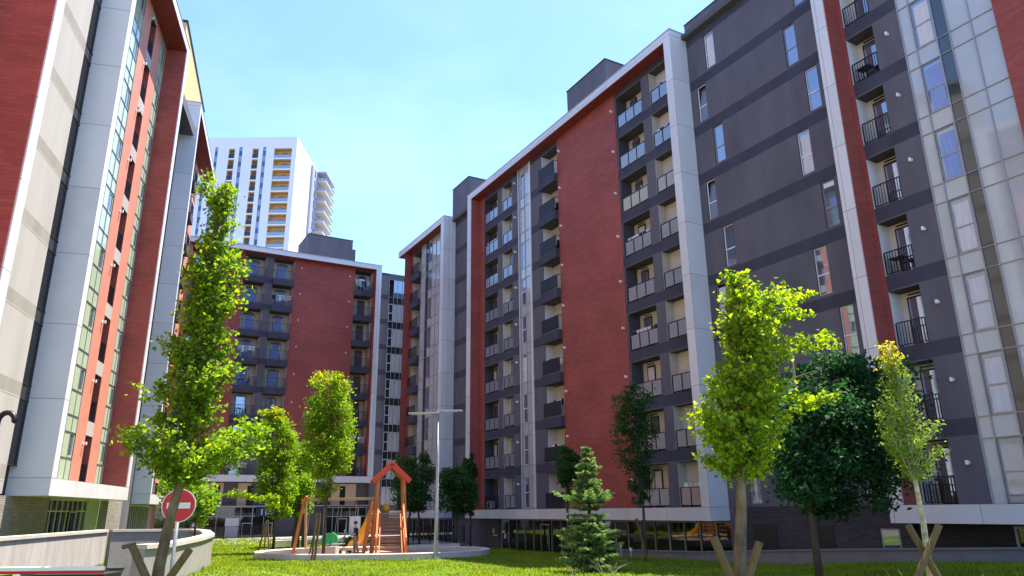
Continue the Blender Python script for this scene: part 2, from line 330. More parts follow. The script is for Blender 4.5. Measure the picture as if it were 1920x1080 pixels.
# ---- facade parts (local facade axes: x to the right, y into the building, z up; z=0 is the first floor)
def balcony(par, x0, x1, y, z, h=2.3, depth=1.4, rail='bars', door=(.45, .9), wallm='cream_wall', leftm=None, rightm=None, out=0.0,
            curtain=None, door_h=2.1, split=1, lamp=True, clutter=None):
    a = MB(); yb = y + depth
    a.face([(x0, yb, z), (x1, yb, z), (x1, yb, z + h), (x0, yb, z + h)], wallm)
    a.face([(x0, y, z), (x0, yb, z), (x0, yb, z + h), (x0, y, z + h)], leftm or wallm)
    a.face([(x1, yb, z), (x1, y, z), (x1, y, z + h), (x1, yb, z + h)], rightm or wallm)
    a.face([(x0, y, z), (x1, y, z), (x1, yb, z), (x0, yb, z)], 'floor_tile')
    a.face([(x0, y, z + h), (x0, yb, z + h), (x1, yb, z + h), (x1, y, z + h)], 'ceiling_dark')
    if out:
        a.box(x0, x1, y - out, y - .002, z - .70, z - .02, 'grey_band')
    o = a.build('balcony', par)
    W = x1 - x0; ry = y - out + .06
    r = MB(); hr = 1.02; m = 'dark_metal'
    xa, xb = x0 + .05, x1 - .05
    r.box(xa, xb, ry - .025, ry + .025, z + hr - .04, z + hr, m); r.box(xa, xb, ry - .02, ry + .02, z + .06, z + .10, m)
    if rail == 'bars':
        nb = max(6, int(W / .125))
        for i in range(nb + 1):
            xx = xa + (xb - xa) * i / nb; wd = .022 if 0 < i < nb else .05
            r.box(xx - wd / 2, xx + wd / 2, ry - .012, ry + .012, z + .10, z + hr - .04, m)
    elif rail == 'glass':
        npn = max(2, round(W / .95))
        for i in range(npn + 1):
            xx = xa + (xb - xa) * i / npn; r.box(xx - .025, xx + .025, ry - .025, ry + .025, z + .0, z + hr, m)
            for zz in (.14, .92):
                if i < npn: r.box(xx + .04, xx + .08, ry - .03, ry + .03, z + zz - .025, z + zz + .025, 'galvanised')
        for i in range(npn):
            x_0 = xa + (xb - xa) * i / npn + .05; x_1 = xa + (xb - xa) * (i + 1) / npn - .05
            r.box(x_0, x_1, ry - .006, ry + .006, z + .12, z + hr - .06, 'rail_glass')
    elif rail == 'panel':
        nb = max(6, int(W / .10))
        for i in range(nb + 1):
            xx = xa + (xb - xa) * i / nb; wd = .055
            r.box(xx - wd / 2, xx + wd / 2, ry - .015, ry + .015, z + .10, z + hr - .04, 'rail_grey')
    if out:
        for xx in (x0 + .03, x1 - .03): r.box(xx - .02, xx + .02, ry + .03, y - .01, z + hr - .04, z + hr, m)
    r.build('railing', o)
    d = MB(); dx0 = x0 + W * door[0]; dx1 = x0 + W * door[1]; yd = yb - .05
    d.box(dx0, dx1, yd, yb - .003, z + .02, z + door_h, 'dark_metal')
    nn = split + 1 if W * (door[1] - door[0]) > 1.1 else 1
    for i in range(nn):
        u0 = dx0 + .06 + (dx1 - dx0 - .06) * i / nn; u1 = dx0 + (dx1 - dx0 - .06) * (i + 1) / nn
        d.box(u0, u1, yd - .006, yd, z + .1, z + door_h - .07, 'window_glass')
        if curtain: d.box(u0 + .03, u1 - .03, yd - .010, yd - .006, z + .14, z + door_h - .12, curtain)
    if lamp: d.box((dx0 + dx1) / 2 - .3, (dx0 + dx1) / 2 + .3, yd - .04, yb - .003, z + door_h + .08, z + door_h + .12, 'dark_metal')
    d.build('door', o)
    if clutter:
        c = MB()
        if clutter == 'table':
            cx = x0 + W * .35; cy = y + .36
            c.box(cx - .3, cx + .3, cy - .25, cy + .25, z + .70, z + .73, 'black_plastic')
            for sx in (-.25, .25):
                for sy in (-.2, .2): c.box(cx + sx - .015, cx + sx + .015, cy + sy - .015, cy + sy + .015, z, z + .70, 'black_plastic')
            c.box(cx + .45, cx + .85, cy - .2, cy + .2, z + .42, z + .46, 'black_plastic'); c.box(cx + .81, cx + .85, cy - .2, cy + .2, z + .46, z + .9, 'black_plastic')
            for sx in (.47, .83):
                for sy in (-.18, .18): c.box(cx + sx - .015, cx + sx + .015, cy + sy - .015, cy + sy + .015, z, z + .42, 'black_plastic')
            c.build('balcony_furniture', o)
        elif clutter == 'laundry':
            c.box(x0 + .1, x1 - .1, y + .20, y + .22, z + 1.25, z + 1.27, 'galvanised')
            xx = x0 + .15
            while xx < x1 - .4:
                ww = random.uniform(.18, .4); c.box(xx, xx + ww, y + .202, y + .218, z + 1.25 - random.uniform(.4, .75), z + 1.25, random.choice(['white_plastic', 'curtain', 'shirt_navy', 'cream_wall']))
                xx += ww + .06
            c.build('laundry', o)
        elif clutter == 'ac':
            c.box(x0 + .15, x0 + .95, y + .15, y + .42, z + .05, z + .62, 'white_plastic')
            c.tube([(x0 + .45, y + .147, z + .33), (x0 + .45, y + .137, z + .33)], .22, 'dark_metal', 16)
            c.build('air_conditioner', o)
    return o
def window(par, x0, x1, y, z0, z1, rec=.12, frame='mullion', mid=.5, gl='window_glass', fw_=.05, revm='grey_band', curtain=None, tilt=False):
    a = MB(); yb = y + rec
    for (p, q) in (((x0, z0), (x1, z0)), ((x1, z0), (x1, z1)), ((x1, z1), (x0, z1)), ((x0, z1), (x0, z0))):
        a.face([(p[0], y, p[1]), (q[0], y, q[1]), (q[0], yb + .06, q[1]), (p[0], yb + .06, p[1])], revm)
    o = a.build('window', par)
    f = MB(); g = .002
    f.box(x0 + g, x0 + fw_, yb, yb + .05, z0 + g, z1 - g, frame); f.box(x1 - fw_, x1 - g, yb, yb + .05, z0 + g, z1 - g, frame)
    f.box(x0 + fw_, x1 - fw_, yb, yb + .05, z0 + g, z0 + fw_, frame); f.box(x0 + fw_, x1 - fw_, yb, yb + .05, z1 - fw_, z1 - g, frame)
    zm = z0 + (z1 - z0) * mid
    if mid: f.box(x0 + fw_, x1 - fw_, yb, yb + .05, zm - .03, zm + .03, frame)
    f.build('frame', o)
    p = MB(); pz = zm if mid else z0
    yy = yb + .03
    if mid: p.face([(x0 + fw_, yy, z0 + fw_), (x1 - fw_, yy, z0 + fw_), (x1 - fw_, yy, zm - .03), (x0 + fw_, yy, zm - .03)], gl if not curtain else gl)
    zt = zm + .03 if mid else z0 + fw_
    if tilt: p.face([(x0 + fw_, yy, zt), (x1 - fw_, yy, zt), (x1 - fw_, yy + .16, z1 - fw_), (x0 + fw_, yy + .16, z1 - fw_)], gl)
    else: p.face([(x0 + fw_, yy, zt), (x1 - fw_, yy, zt), (x1 - fw_, yy, z1 - fw_), (x0 + fw_, yy, z1 - fw_)], gl)
    if curtain:
        p.box(x0 + fw_ + (x1 - x0) * .1, x1 - fw_ - (x1 - x0) * .05, yy - .008, yy - .003, z0 + fw_ + .03, z0 + (z1 - z0) * .9, curtain)
    p.build('pane', o)
    return o
def wall_lamp(par, x, y, z):
    a = MB()
    a.tube([(x, y - .005, z), (x, y - .03, z)], .07, 'white_plastic', 10)
    a.tube([(x, y - .02, z), (x, y - .11, z)], .02, 'galvanised', 6)
    a.tube([(x, y - .13, z + .075), (x, y - .13, z - .075)], .055, 'white_plastic', 10)
    return a.build('wall_lamp', par)
def frame_mesh(par, x0, x1, top_z, pil_l=.7, pil_r=.6, depth=1.27, sof=26.8, bot=-.65, m='white_panel', left=True, right=True, soffit_to=.85, lining=True):
    a = MB()
    a.box(x0, x1, 0, depth, bot, 0, m); a.box(x0, x1, 0, depth, sof, top_z, m)
    if left: a.box(x0, x0 + pil_l, 0, depth, 0, sof, m)
    if right: a.box(x1 - pil_r, x1, 0, depth, 0, sof, m)
    a.build('white_frame', par)
    s = MB(); xl = x0 + (pil_l if left else .02); xr = x1 - (pil_r if right else .02)
    s.box(xl, xr, .03, soffit_to, sof - .04, sof - .003, 'red_soffit')
    s.build('soffit', par)
    if lining:
        if left: q = MB(); q.box(xl + .003, xl + .04, .05, soffit_to, .003, sof - .045, 'red_brick'); q.build('brick_reveal', par)
        if right: q = MB(); q.box(xr - .04, xr - .003, .05, soffit_to, .003, sof - .045, 'red_brick'); q.build('brick_reveal', par)
    c = MB(); c.box(x0 - .03, x1 + .03, -.03, depth + .02, top_z, top_z + .05, 'mullion'); c.build('roof_edge', par)

ZR = CAM_Z + .0143
# =================================================================== RIGHT BLOCK
Rb = thing('apartment_building', 'long dark grey apartment block on the right with red brick panels and white frames', 'apartment building',
           (9.5462, 36.9905, ZR), math.atan2(-.86998, .49309))
WY = .85; RY = 1.27; ND = 9; HH = 2.32
bz = []
for k in range(0, 10): bz += [3 * k - .62, 3 * k]
def grey(xc, zc):
    for k in range(0, 11):
        if 3 * k - .62 < zc < 3 * k: return 'grey_band'
    return 'grey_render'
cols = [(-25.65, -23.23), (-22.39, -20.76), (-16.0, -13.72), (-6.45, -3.85), (-3.05, -.66)]
holes = [(x0, x1, 3 * k, 3 * k + HH) for (x0, x1) in cols for k in range(ND)]
strip = (-19.6, -17.93)
def r1m(xc, zc):
    if xc < -25.65: return 'red_brick'
    return grey(xc, zc)
a = MB()
wall_sheet(a, -26.7, -13.72, 0, 26.8, WY, holes + [(strip[0], strip[1], 0, 26.8)], r1m, bz)
wall_sheet(a, -6.58, -.6, 0, 26.8, WY, holes, grey, bz)
# grey stretches between and beside the frames
a2h = []
wins2 = []
for k in range(-1, 9):
    z0 = 3 * k + .12
    if k % 2 == 0: wins2 += [(.55, 1.22, z0, z0 + 2.25, k), (7.65, 8.33, z0, z0 + 2.25, k)] if k % 2 else []
for k in range(0, 9):
    z0 = 3 * k + .13
    if k % 2 == 1: wins2 += [(.52, 1.2, z0, z0 + 2.25, k), (6.74, 7.45, z0, z0 + 2.25, k)]
    else: wins2 += [(1.42, 2.15, z0, z0 + 2.25, k), (7.65, 8.34, z0, z0 + 2.25, k)]
h2 = [wv[:4] for wv in wins2]
wall_sheet(a, 0, 9.42, 0, 28.0, RY, h2, grey, bz)
wall_sheet(a, -32.6, -27.4, -.65, 27.5, RY, [], grey, bz)
# main volume behind, roofs
a.box(-44.8, 30, 2.6, 15, -3.4, 27.2, 'grey_render')
a.box(0, 9.42, RY + .004, 2.6, 27.2, 28.0, 'grey_render'); a.box(0, 30, 2.6, 15, 27.2, 28.0, 'grey_render')
a.box(-44.8, 30, .9, 2.6, 26.9, 27.19, 'roof_felt')
a.box(-.02, 0, RY, 2.6, -3.4, 28, 'grey_render')
a.build('wall', Rb)
# parapet edge of the higher grey roof
a = MB(); a.box(-.04, 30, RY - .03, RY + .3, 28.0, 28.07, 'dark_metal'); a.box(-.04, .2, RY + .3, 15, 28.0, 28.07, 'dark_metal'); a.build('parapet_cap', Rb)
# brick panels
a = MB(); a.box(-13.72, -6.58, .80, 1.2, .003, 26.76, 'red_brick'); a.build('brick_panel', Rb)
a = MB(); a.box(16.3, 30, .80, 2.6, .003, 26.76, 'red_brick'); a.build('brick_panel', Rb)
# frames
frame_mesh(Rb, -27.4, 0, 27.35, .7, .6, right=True)
frame_mesh(Rb, 9.42, 30, 27.35, .6, .6)
frame_mesh(Rb, -44.8, -32.6, 27.35, .5, .7, left=False)
# balconies of the central part
kinds = {0: ('glass', None), 1: ('glass', None), 2: ('panel', None), 3: ('glass', None), 4: ('glass', None)}
for ci, (x0, x1) in enumerate(cols):
    for k in range(ND):
        rail = kinds[ci][0]; lm = rm = None; out_ = 0; dr = (.45, .8); cl = None; cur = None; dep = (.85, .5, .8, .9, .6)[ci]
        rv = random.Random(ci * 31 + k)
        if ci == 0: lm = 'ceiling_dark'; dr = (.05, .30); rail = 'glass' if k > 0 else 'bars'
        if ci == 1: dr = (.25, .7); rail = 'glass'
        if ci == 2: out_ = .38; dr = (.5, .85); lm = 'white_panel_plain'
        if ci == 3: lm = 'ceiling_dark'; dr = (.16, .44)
        if ci == 4: dr = (.70, .99); lm = 'cream_wall'
        cl = rv.choice([None, 'table', 'laundry', 'ac', 'table']) if ci in (0, 1, 3) else rv.choice([None, 'laundry', 'table'])
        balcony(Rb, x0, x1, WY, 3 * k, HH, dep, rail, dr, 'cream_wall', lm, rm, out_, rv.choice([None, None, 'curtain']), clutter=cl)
# curtain wall strip
def curtain_wall(par, name, x0, x1, y, z0, z1, xs, zjoints, matf, t=.02, tz=.015):
    a = MB(); XS = sorted({x0, x1, *xs}); ZS = sorted({z0, z1, *[z for z in zjoints if z0 < z < z1]})
    for i in range(len(XS) - 1):
        for j in range(len(ZS) - 1):
            mm = matf((XS[i] + XS[i + 1]) / 2, (ZS[j] + ZS[j + 1]) / 2)
            if mm: a.face([(XS[i], y + .03, ZS[j]), (XS[i + 1], y + .03, ZS[j]), (XS[i + 1], y + .03, ZS[j + 1]), (XS[i], y + .03, ZS[j + 1])], mm)
    for x in XS: a.box(x - t, x + t, y - t, y + .05, z0, z1, 'mullion')
    for z in ZS[1:-1]:
        for i in range(len(XS) - 1): a.box(XS[i] + t + .001, XS[i + 1] - t - .001, y - t * .6, y + .045, z - tz, z + tz, 'mullion')
    return a.build(name, par)
s0, s1 = strip
js = []
for k in range(9): js += [3 * k + .05, 3 * k + 2.2]
wx = (-19.42, -18.68)
def m1(xc, zc):
    if wx[0] < xc < wx[1]:
        for k in range(9):
            if 3 * k + .05 < zc < 3 * k + 2.2: return None
    return 'pale_glass_panel'
cw = curtain_wall(Rb, 'curtain_wall', s0, s1, WY, 0, 26.75, [wx[0], wx[1]], js, m1)
for k in range(9):
    window(cw, wx[0], wx[1], WY, 3 * k + .05, 3 * k + 2.2, .04, 'white_plastic', .5, 'window_glass', .06, curtain='curtain' if k % 4 == 3 else None)
a = MB(); a.box(s0 - .08, s0, WY - .05, WY + .05, 0, 26.75, 'white_panel_plain'); a.box(s1, s1 + .22, WY - .05, WY + .05, 0, 26.75, 'white_panel_plain'); a.build('strip_edge', Rb)
# windows in the grey wall
for i, (x0, x1, z0, z1, k) in enumerate(wins2):
    window(Rb, x0, x1, RY, z0, z1, .07, 'white_plastic' if i % 3 else 'mullion', .42, 'window_glass', .045, curtain='curtain' if (i % 5 == 1) else None, tilt=(i % 4 == 2))
# lamps
for k in range(9):
    wall_lamp(Rb, -20.1, WY, 3 * k + 1.75)
    wall_lamp(Rb, -13.35, .80, 3 * k + 1.6)
    wall_lamp(Rb, -6.85, .80, 3 * k + 1.55)
# ---- near right part (beyond the tall white pillar)
a = MB()
hr3 = [(10.28, 11.58, 3 * k, 3 * k + HH) for k in range(ND)]
def g3(xc, zc): return 'red_brick' if xc < 10.28 else grey(xc, zc)
wall_sheet(a, 10.02, 12.75, 0, 26.8, .9, hr3, g3, bz); a.build('wall', Rb)
for k in range(ND):
    balcony(Rb, 10.28, 11.58, .9, 3 * k, HH, .75, 'bars', (.22, .80), 'cream_wall', 'white_panel_plain', None, 0, None, clutter=('table' if k % 3 == 0 else None))
    wall_lamp(Rb, 12.2, .9, 3 * k + 1.43)
js = []
for k in range(10): js += [3 * k - .77, 3 * k]
xs3 = [12.75, 13.25, 14.1, 14.6, 15.42, 16.28]
def m3(xc, zc):
    if 13.25 < xc < 14.1:
        for k in range(9):
            if 3 * k < zc < 3 * k + 2.23: return None
    if 14.1 < xc < 14.6: return 'dark_glass'
    return 'pale_glass_panel'
cw = curtain_wall(Rb, 'curtain_wall', 12.77, 16.28, .9, 0, 26.75, xs3[1:-1], js, m3)
for k in range(9):
    window(cw, 13.27, 14.08, .9, 3 * k + .02, 3 * k + 2.21, .03, 'mullion', .47, 'window_glass', .05, curtain=('blue_curtain' if k in (5, 4) else 'curtain' if k in (1, 2, 3, 6) else None))
# ---- far part with its wide roof overhang
a = MB(); hr0 = [(-42.35, -40.1, 3 * k, 3 * k + HH) for k in range(ND)]
def g0(xc, zc):
    if xc < -42.35: return 'red_brick'
    if xc > -40.1: return 'pale_glass_panel'
    return 'grey_band'
wall_sheet(a, -43.0, -40.1, 0, 26.8, WY, hr0, g0, bz); a.box(-43.04, -43.0, .1, 2.6, -.6, 26.8, 'red_brick'); a.build('wall', Rb)
for k in range(ND):
    balcony(Rb, -42.35, -40.1, WY, 3 * k, HH, 1.4, 'bars', (.5, .85), 'cream_wall', None, None, .35)
js = []
for k in range(10): js += [3 * k - .55, 3 * k + .35]
def m0(xc, zc):
    if -38.9 < xc < -38.2: return 'dark_glass'
    if -38.2 < xc < -37.3:
        for k in range(9):
            if 3 * k + .35 < zc < 3 * k + 2.45: return None
    return 'pale_glass_panel'
cw = curtain_wall(Rb, 'curtain_wall', -40.1, -33.3, WY, 0, 26.75, [-38.9, -38.2, -37.3, -36.3, -35.3], js, m0)
for k in range(9):
    window(cw, -38.18, -37.32, WY, 3 * k + .37, 3 * k + (2.43 if k < 8 else 2.4), .03, 'mullion', .48, 'window_glass', .05)
# roof boxes
for (x0, x1, y0, y1, z1) in ((-33.4, -29.78, RY, 7, 30.6), (-13.1, -8.2, 1.5, 7, 30.7)):
    a = MB(); a.box(x0, x1, y0, y1, 27.2, z1, 'grey_render'); a.box(x0 - .04, x1 + .04, y0 - .04, y1 + .04, z1, z1 + .08, 'dark_metal'); a.build('roof_house', Rb)
# ground floor
GZ = -3.4
a = MB()
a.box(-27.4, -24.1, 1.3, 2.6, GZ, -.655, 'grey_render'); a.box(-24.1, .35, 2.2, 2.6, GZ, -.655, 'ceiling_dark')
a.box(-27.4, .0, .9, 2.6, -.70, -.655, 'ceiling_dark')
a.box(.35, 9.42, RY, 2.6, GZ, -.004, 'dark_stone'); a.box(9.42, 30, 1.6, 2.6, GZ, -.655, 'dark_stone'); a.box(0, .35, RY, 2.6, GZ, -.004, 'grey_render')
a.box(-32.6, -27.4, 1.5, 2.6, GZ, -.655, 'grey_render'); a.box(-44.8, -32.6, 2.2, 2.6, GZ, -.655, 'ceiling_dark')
a.build('ground_floor_wall', Rb)
def storefront(par, x0, x1, y, z0, z1, step, doors=(), mat='shop_glass', fr='mullion', transom=None, name='shopfront'):
    a = MB(); n = max(1, round((x1 - x0) / step)); st = (x1 - x0) / n
    a.face([(x0, y + .03, z0), (x1, y + .03, z0), (x1, y + .03, z1), (x0, y + .03, z1)], mat)
    for i in range(n + 1):
        w_ = .055 if i % 4 else .09
        x = x0 + st * i; a.box(x - w_ / 2, x + w_ / 2, y - .03, y + .02, z0, z1, fr)
    a.box(x0, x1, y - .028, y + .018, z1 - .08, z1, fr); a.box(x0, x1, y - .028, y + .018, z0, z0 + .10, fr)
    if transom: a.box(x0, x1, y - .024, y + .016, transom - .03, transom + .03, fr)
    o = a.build(name, par)
    for (d0, d1, dz) in doors:
        b = MB(); b.box(d0, d0 + .07, y - .07, y - .03, z0, dz, 'galvanised'); b.box(d1 - .07, d1, y - .07, y - .03, z0, dz, 'galvanised')
        b.box(d0 + .07, d1 - .07, y - .068, y - .032, dz - .08, dz, 'galvanised'); b.box(d0 + .07, d1 - .07, y - .05, y - .04, z0 + .02, dz - .08, 'dark_glass')
        b.tube([(d1 - .14, y - .10, z0 + .8), (d1 - .14, y - .10, z0 + 1.6)], .018, 'galvanised', 6)
        b.build('door', o)
    return o
storefront(Rb, -24.05, .0, 1.5, GZ + .2, -.70, 1.22, doors=((-23.9, -22.7, -.8), (-18.2, -17.1, -1.0)))
storefront(Rb, -44.0, -32.9, 1.5, GZ + .2, -.70, .95)
storefront(Rb, 13.0, 24.0, 1.55, -2.6, -.75, 1.4)
for (x0, x1, z0, z1, lv) in ((1.42, 2.85, -1.9, -.75, 1), (8.1, 8.9, -1.9, -.9, 0), (4.6, 5.9, -2.2, -.75, 1)):
    if lv:
        a = MB(); a.box(x0, x1, RY - .03, RY - .003, z0, z1, 'louver_dark')
        z = z0 + .06
        while z < z1 - .05: a.box(x0 + .04, x1 - .04, RY - .06, RY - .031, z, z + .03, 'louver_dark'); z += .09
        a.build('louvre_panel', Rb)
    else:
        a = MB(); a.box(x0, x1, RY - .05, RY - .003, z0, z1, 'mullion'); a.box(x0 + .06, x1 - .06, RY - .058, RY - .05, z0 + .06, z1 - .06, 'window_glass'); a.build('window', Rb)
def text_mesh(par, body, size, loc, rot, mat, ext=.01, name='sign_lettering'):
    c = bpy.data.curves.new('t', 'FONT'); c.body = body; c.size = size; c.extrude = ext
    o = bpy.data.objects.new('t', c); COL.objects.link(o); bpy.context.view_layer.update()
    me = bpy.data.meshes.new_from_object(o.evaluated_get(bpy.context.evaluated_depsgraph_get()))
    bpy.data.objects.remove(o); me.materials.clear(); me.materials.append(MAT[mat])
    q = bpy.data.objects.new(name, me); COL.objects.link(q); q.parent = par; q.location = loc; q.rotation_euler = rot
    return q
# small white wall sign: a square with a numeral and a line of lettering
a = MB(); a.box(-25.05, -24.78, 1.26, 1.295, -1.75, -1.42, 'sign_white'); a.box(-24.96, -24.87, 1.252, 1.26, -1.68, -1.50, 'sign_navy')
for i in range(7): a.box(-25.03 + i * .1, -24.96 + i * .1, 1.28, 1.297, -1.95, -1.87 + .02 * (i % 2), 'sign_white')
a.build('wall_sign', Rb)
a = MB(); a.box(-23.45, -23.15, 1.40, 1.412, -2.1, -1.75, 'sign_white'); a.build('door_notice', Rb)

# =================================================================== FAR BLOCK
ZF = CAM_Z + 3.58
Fb = thing('apartment_building', 'apartment block across the far end of the court with a wide red brick panel', 'apartment building',
           (-15.558, 81.02, ZF), R_(29.54))
fcols = [(-2.65, -.5), (-11.85, -9.6), (-14.9, -12.65), (-20.2, -18.95), (-23.2, -20.9)]
NF = 8
fh = [(x0, x1, 3 * k, 3 * k + 2.35) for (x0, x1) in fcols for k in range(NF)]
def fm(xc, zc):
    if xc > -.5 or -9.6 < xc < -2.65: return 'red_brick'
    if -18.95 < xc < -14.9 or xc < -23.2: return 'red_brick'
    if -20.9 < xc < -20.2: return 'sunlit_red_wall'  # orange pillar borrows the sunlit red of the left block
    return grey(xc, zc)
a = MB(); wall_sheet(a, -25.4, -.33, 0, 23.55, WY, fh, fm, bz)
a.box(-25.4, 12, 2.6, 14, -6.6, 23.4, 'grey_render'); a.box(-25.4, -.2, .9, 2.6, 23.56, 23.9, 'roof_felt')
wall_sheet(a, .3, 1.7, -2.95, 23.7, 1.2, [], grey, bz); wall_sheet(a, 1.7, 12, 23.0, 23.7, 1.2, [], lambda x, z: 'grey_render')
a.box(.3, 12, 1.25, 2.6, 23.4, 23.69, 'grey_render'); a.box(.3, .34, 1.2, 2.6, -6.6, 23.6, 'grey_render')
a.build('wall', Fb)
frame_mesh(Fb, -26, .3, 24.1, .6, .63, sof=23.55)
for ci, (x0, x1) in enumerate(fcols):
    for k in range(NF):
        rv = random.Random(900 + ci * 17 + k)
        balcony(Fb, x0, x1, WY, 3 * k, 2.35, 1.4, 'bars', (.28, .76) if ci else (.4, .8), 'cream_pink' if ci == 0 and k < 5 else 'cream_wall', None, 'white_panel_plain' if ci in (1, 2) else None, .30,
                'blue_curtain' if (ci in (1, 2) and k > 2) else None, clutter=rv.choice([None, 'table', None, 'laundry']))
for k in range(NF):
    wall_lamp(Fb, -3.25, WY, 3 * k + 1.45 + .0); wall_lamp(Fb, -8.8, WY, 3 * k + 1.6)
js = []
for k in range(9): js += [3 * k - 1.05, 3 * k - .22]
def mf(xc, zc):
    for k in range(9):
        if 3 * k - 1.05 < zc < 3 * k - .22: return 'dark_glass'
    if 1.75 < xc < 2.3:
        for k in range(8):
            if 3 * k - .22 < zc < 3 * k + 1.95: return None
    if zc > 21: return 'window_glass'
    return 'pale_glass_panel'
cw = curtain_wall(Fb, 'curtain_wall', 1.7, 9.5, 1.2, -2.95, 23.0, [2.3, 2.77, 3.36, 4.03, 4.8, 5.6, 6.6, 8], js, mf)
for k in range(7):
    window(cw, 1.74, 2.28, 1.2, 3 * k - .2, 3 * k + 1.93, .03, 'white_plastic', .48, 'dark_glass', .05)
a = MB(); a.box(-7.6, -2.2, 4, 9, 23.4, 28.1, 'grey_render'); a.box(-7.65, -2.15, 3.95, 9.05, 28.1, 28.18, 'dark_metal'); a.box(-2.2, -1.5, 5, 8, 23.4, 27.4, 'grey_render'); a.build('roof_house', Fb)
# recessed lower storeys
a = MB(); a.box(-25.4, .3, 2.0, 2.6, -6.6, -.66, 'grey_render')
for (x0, x1) in ((-3.6, -.9), (-16.4, -14.6), (-13.2, -12.0)):
    a.box(x0, x1, 1.9, 1.997, -3.0, -.72, 'cream_pink'); a.box(x0 + .9, x0 + 1.5, 1.86, 1.898, -3.0, -1.0, 'dark_metal')
a.box(-26, .3, 1.0, 2.0, -3.05, -2.95, 'mullion'); a.build('ground_floor_wall', Fb)
storefront(Fb, -25.2, -9.4, 1.4, -6.4, -3.05, 1.15, doors=((-12.6, -11.6, -4.6), (-10.4, -9.6, -4.6)), transom=-3.95)
storefront(Fb, -4.4, .2, 1.4, -6.4, -3.15, .95, doors=((-2.9, -1.9, -4.3),), transom=-4.1)
for (x0, x1) in ((-14.2, -12.9), (-1.6, -.4), (-17.2, -16.2)): a = MB(); a.box(x0, x1, 1.34, 1.37, -6.0, -4.1, 'curtain'); a.build('window_blind', Fb)
sg = MB(); sg.box(-11.35, -8.6, 1.28, 1.36, -4.0, -3.1, 'sign_navy'); so_ = sg.build('sign_board', Fb)
text_mesh(so_, '1', .85, (-11.0, 1.27, -3.86), (R_(90), 0, 0), 'sign_white')
a = MB(); a.box(-10.42, -10.36, 1.262, 1.28, -3.88, -3.25, 'sign_white')
for i, wd in enumerate((.12, .10, .14, .09, .12, .16, .1)): a.box(-10.2 + i * .2, -10.2 + i * .2 + wd, 1.262, 1.28, -3.55, -3.40 + .03 * (i % 2), 'sign_white')
for i in range(4): a.box(-10.2 + i * .2, -10.07 + i * .2, 1.262, 1.28, -3.78, -3.68, 'sign_white')
a.build('sign_lettering', so_)

# =================================================================== LEFT BLOCK (near)
ZL = CAM_Z + 1.3324
LO = Vector((-17.596, 28.4403)); La = math.atan2(.96816, -.25033)
Lb = thing('apartment_building', 'sunlit apartment block on the left with white frames and grained pale end wall', 'apartment building', (LO.x, LO.y, ZL), La)
LY = 1.2
lh = [(7.65, 8.78, 3 * k, 3 * k + HH) for k in range(9)]
def lm_(xc, zc): return 'sunlit_red_wall'
a = MB()
wall_sheet(a, .6, 3.6, 0, 26.8, LY, [], lm_); wall_sheet(a, 6.2, 10.2, 0, 26.8, LY, lh, lambda x, z: 'lit_pale_render' if 7.65 < x < 8.78 else 'sunlit_red_wall'); wall_sheet(a, 11.5, 11.7, 0, 26.8, LY, [], lm_)
for z in range(9): pass
lb = []
for k in range(0, 10): lb += [3 * k - .12, 3 * k + .42]
def lg(xc, zc):
    for k in range(0, 10):
        if 3 * k - .12 < zc < 3 * k + .42: return 'lit_pale_band'
    return 'lit_pale_render'
wall_sheet(a, -6.85, -1.0, -.6, 28, LY, [], lg, lb)
wall_sheet(a, -1.0, .3, -.6, 28, LY + .25, [], lambda x, z: 'grey_band')
a.face([(-1.0, LY, -.6), (-1.0, LY + .25, -.6), (-1.0, LY + .25, 28), (-1.0, LY, 28)], 'lit_pale_render')
a.box(-30, 24, 2.75, 15, -5, 27.2, 'grey_render'); a.box(-6.8, 24, LY + .3, 2.75, 27.2, 28.0, 'grey_render'); a.box(-30, 24, 2.75, 15, 27.2, 28, 'grey_render')
a.build('wall', Lb)
# light joint lines of the pale wall
a = MB()
for k in range(0, 10):
    a.box(-6.8, -1.0, LY - .006, LY - .001, 3 * k - .135, 3 * k - .10, 'coping')
a.build('wall_joint', Lb)
frame_mesh(Lb, 0, 12.25, 27.35, .6, .55, depth=1.45, soffit_to=1.2)
frame_mesh(Lb, -30, -6.85, 27.35, .6, .6, depth=1.75, soffit_to=1.7)
a = MB(); wall_sheet(a, -29.4, -7.4, 0, 26.8, 1.7, [], lm_); a.build('brick_panel', Lb)
for k in range(9):
    balcony(Lb, 7.65, 8.78, LY, 3 * k, HH, 1.3, 'bars', (.3, .9), 'cream_wall', 'cream_pink', 'red_brick', 0, clutter=None)
    wall_lamp(Lb, 7.4, LY, 3 * k + 1.9)
    # louvred shutter of every storey at the end of the pale wall
    a = MB(); x = -.98
    while x < .24:
        a.box(x, x + .045, LY + .02, LY + .22, 3 * k + .45, 3 * k + 2.85, 'louver_dark'); x += .11
    a.box(-1.0, .28, LY, LY + .24, 3 * k + .42, 3 * k + .45, 'louver_dark'); a.box(-1.0, .28, LY, LY + .24, 3 * k + 2.85, 3 * k + 2.88, 'louver_dark'); a.box(-1.0, .28, LY + .03, LY + .24, 3 * k + 2.881, 3 * k + 3.419, 'louver_dark')
    a.build('louvre_screen', Lb)
js = []
for k in range(10): js += [3 * k - .75, 3 * k, 3 * k + 1.1]
def wfun(a0, a1):
    def f(xc, zc):
        if a0 < xc < a1:
            for k in range(9):
                if 3 * k + 1.12 < zc < 3 * k + 2.25: return None
        return 'green_glass_panel'
    return f
cw = curtain_wall(Lb, 'curtain_wall', 3.6, 6.18, LY, 0, 26.75, [4.6, 5.45], [z for k in range(10) for z in (3 * k - .75, 3 * k, 3 * k + 1.12)], wfun(5.45, 6.2), .007, .01)
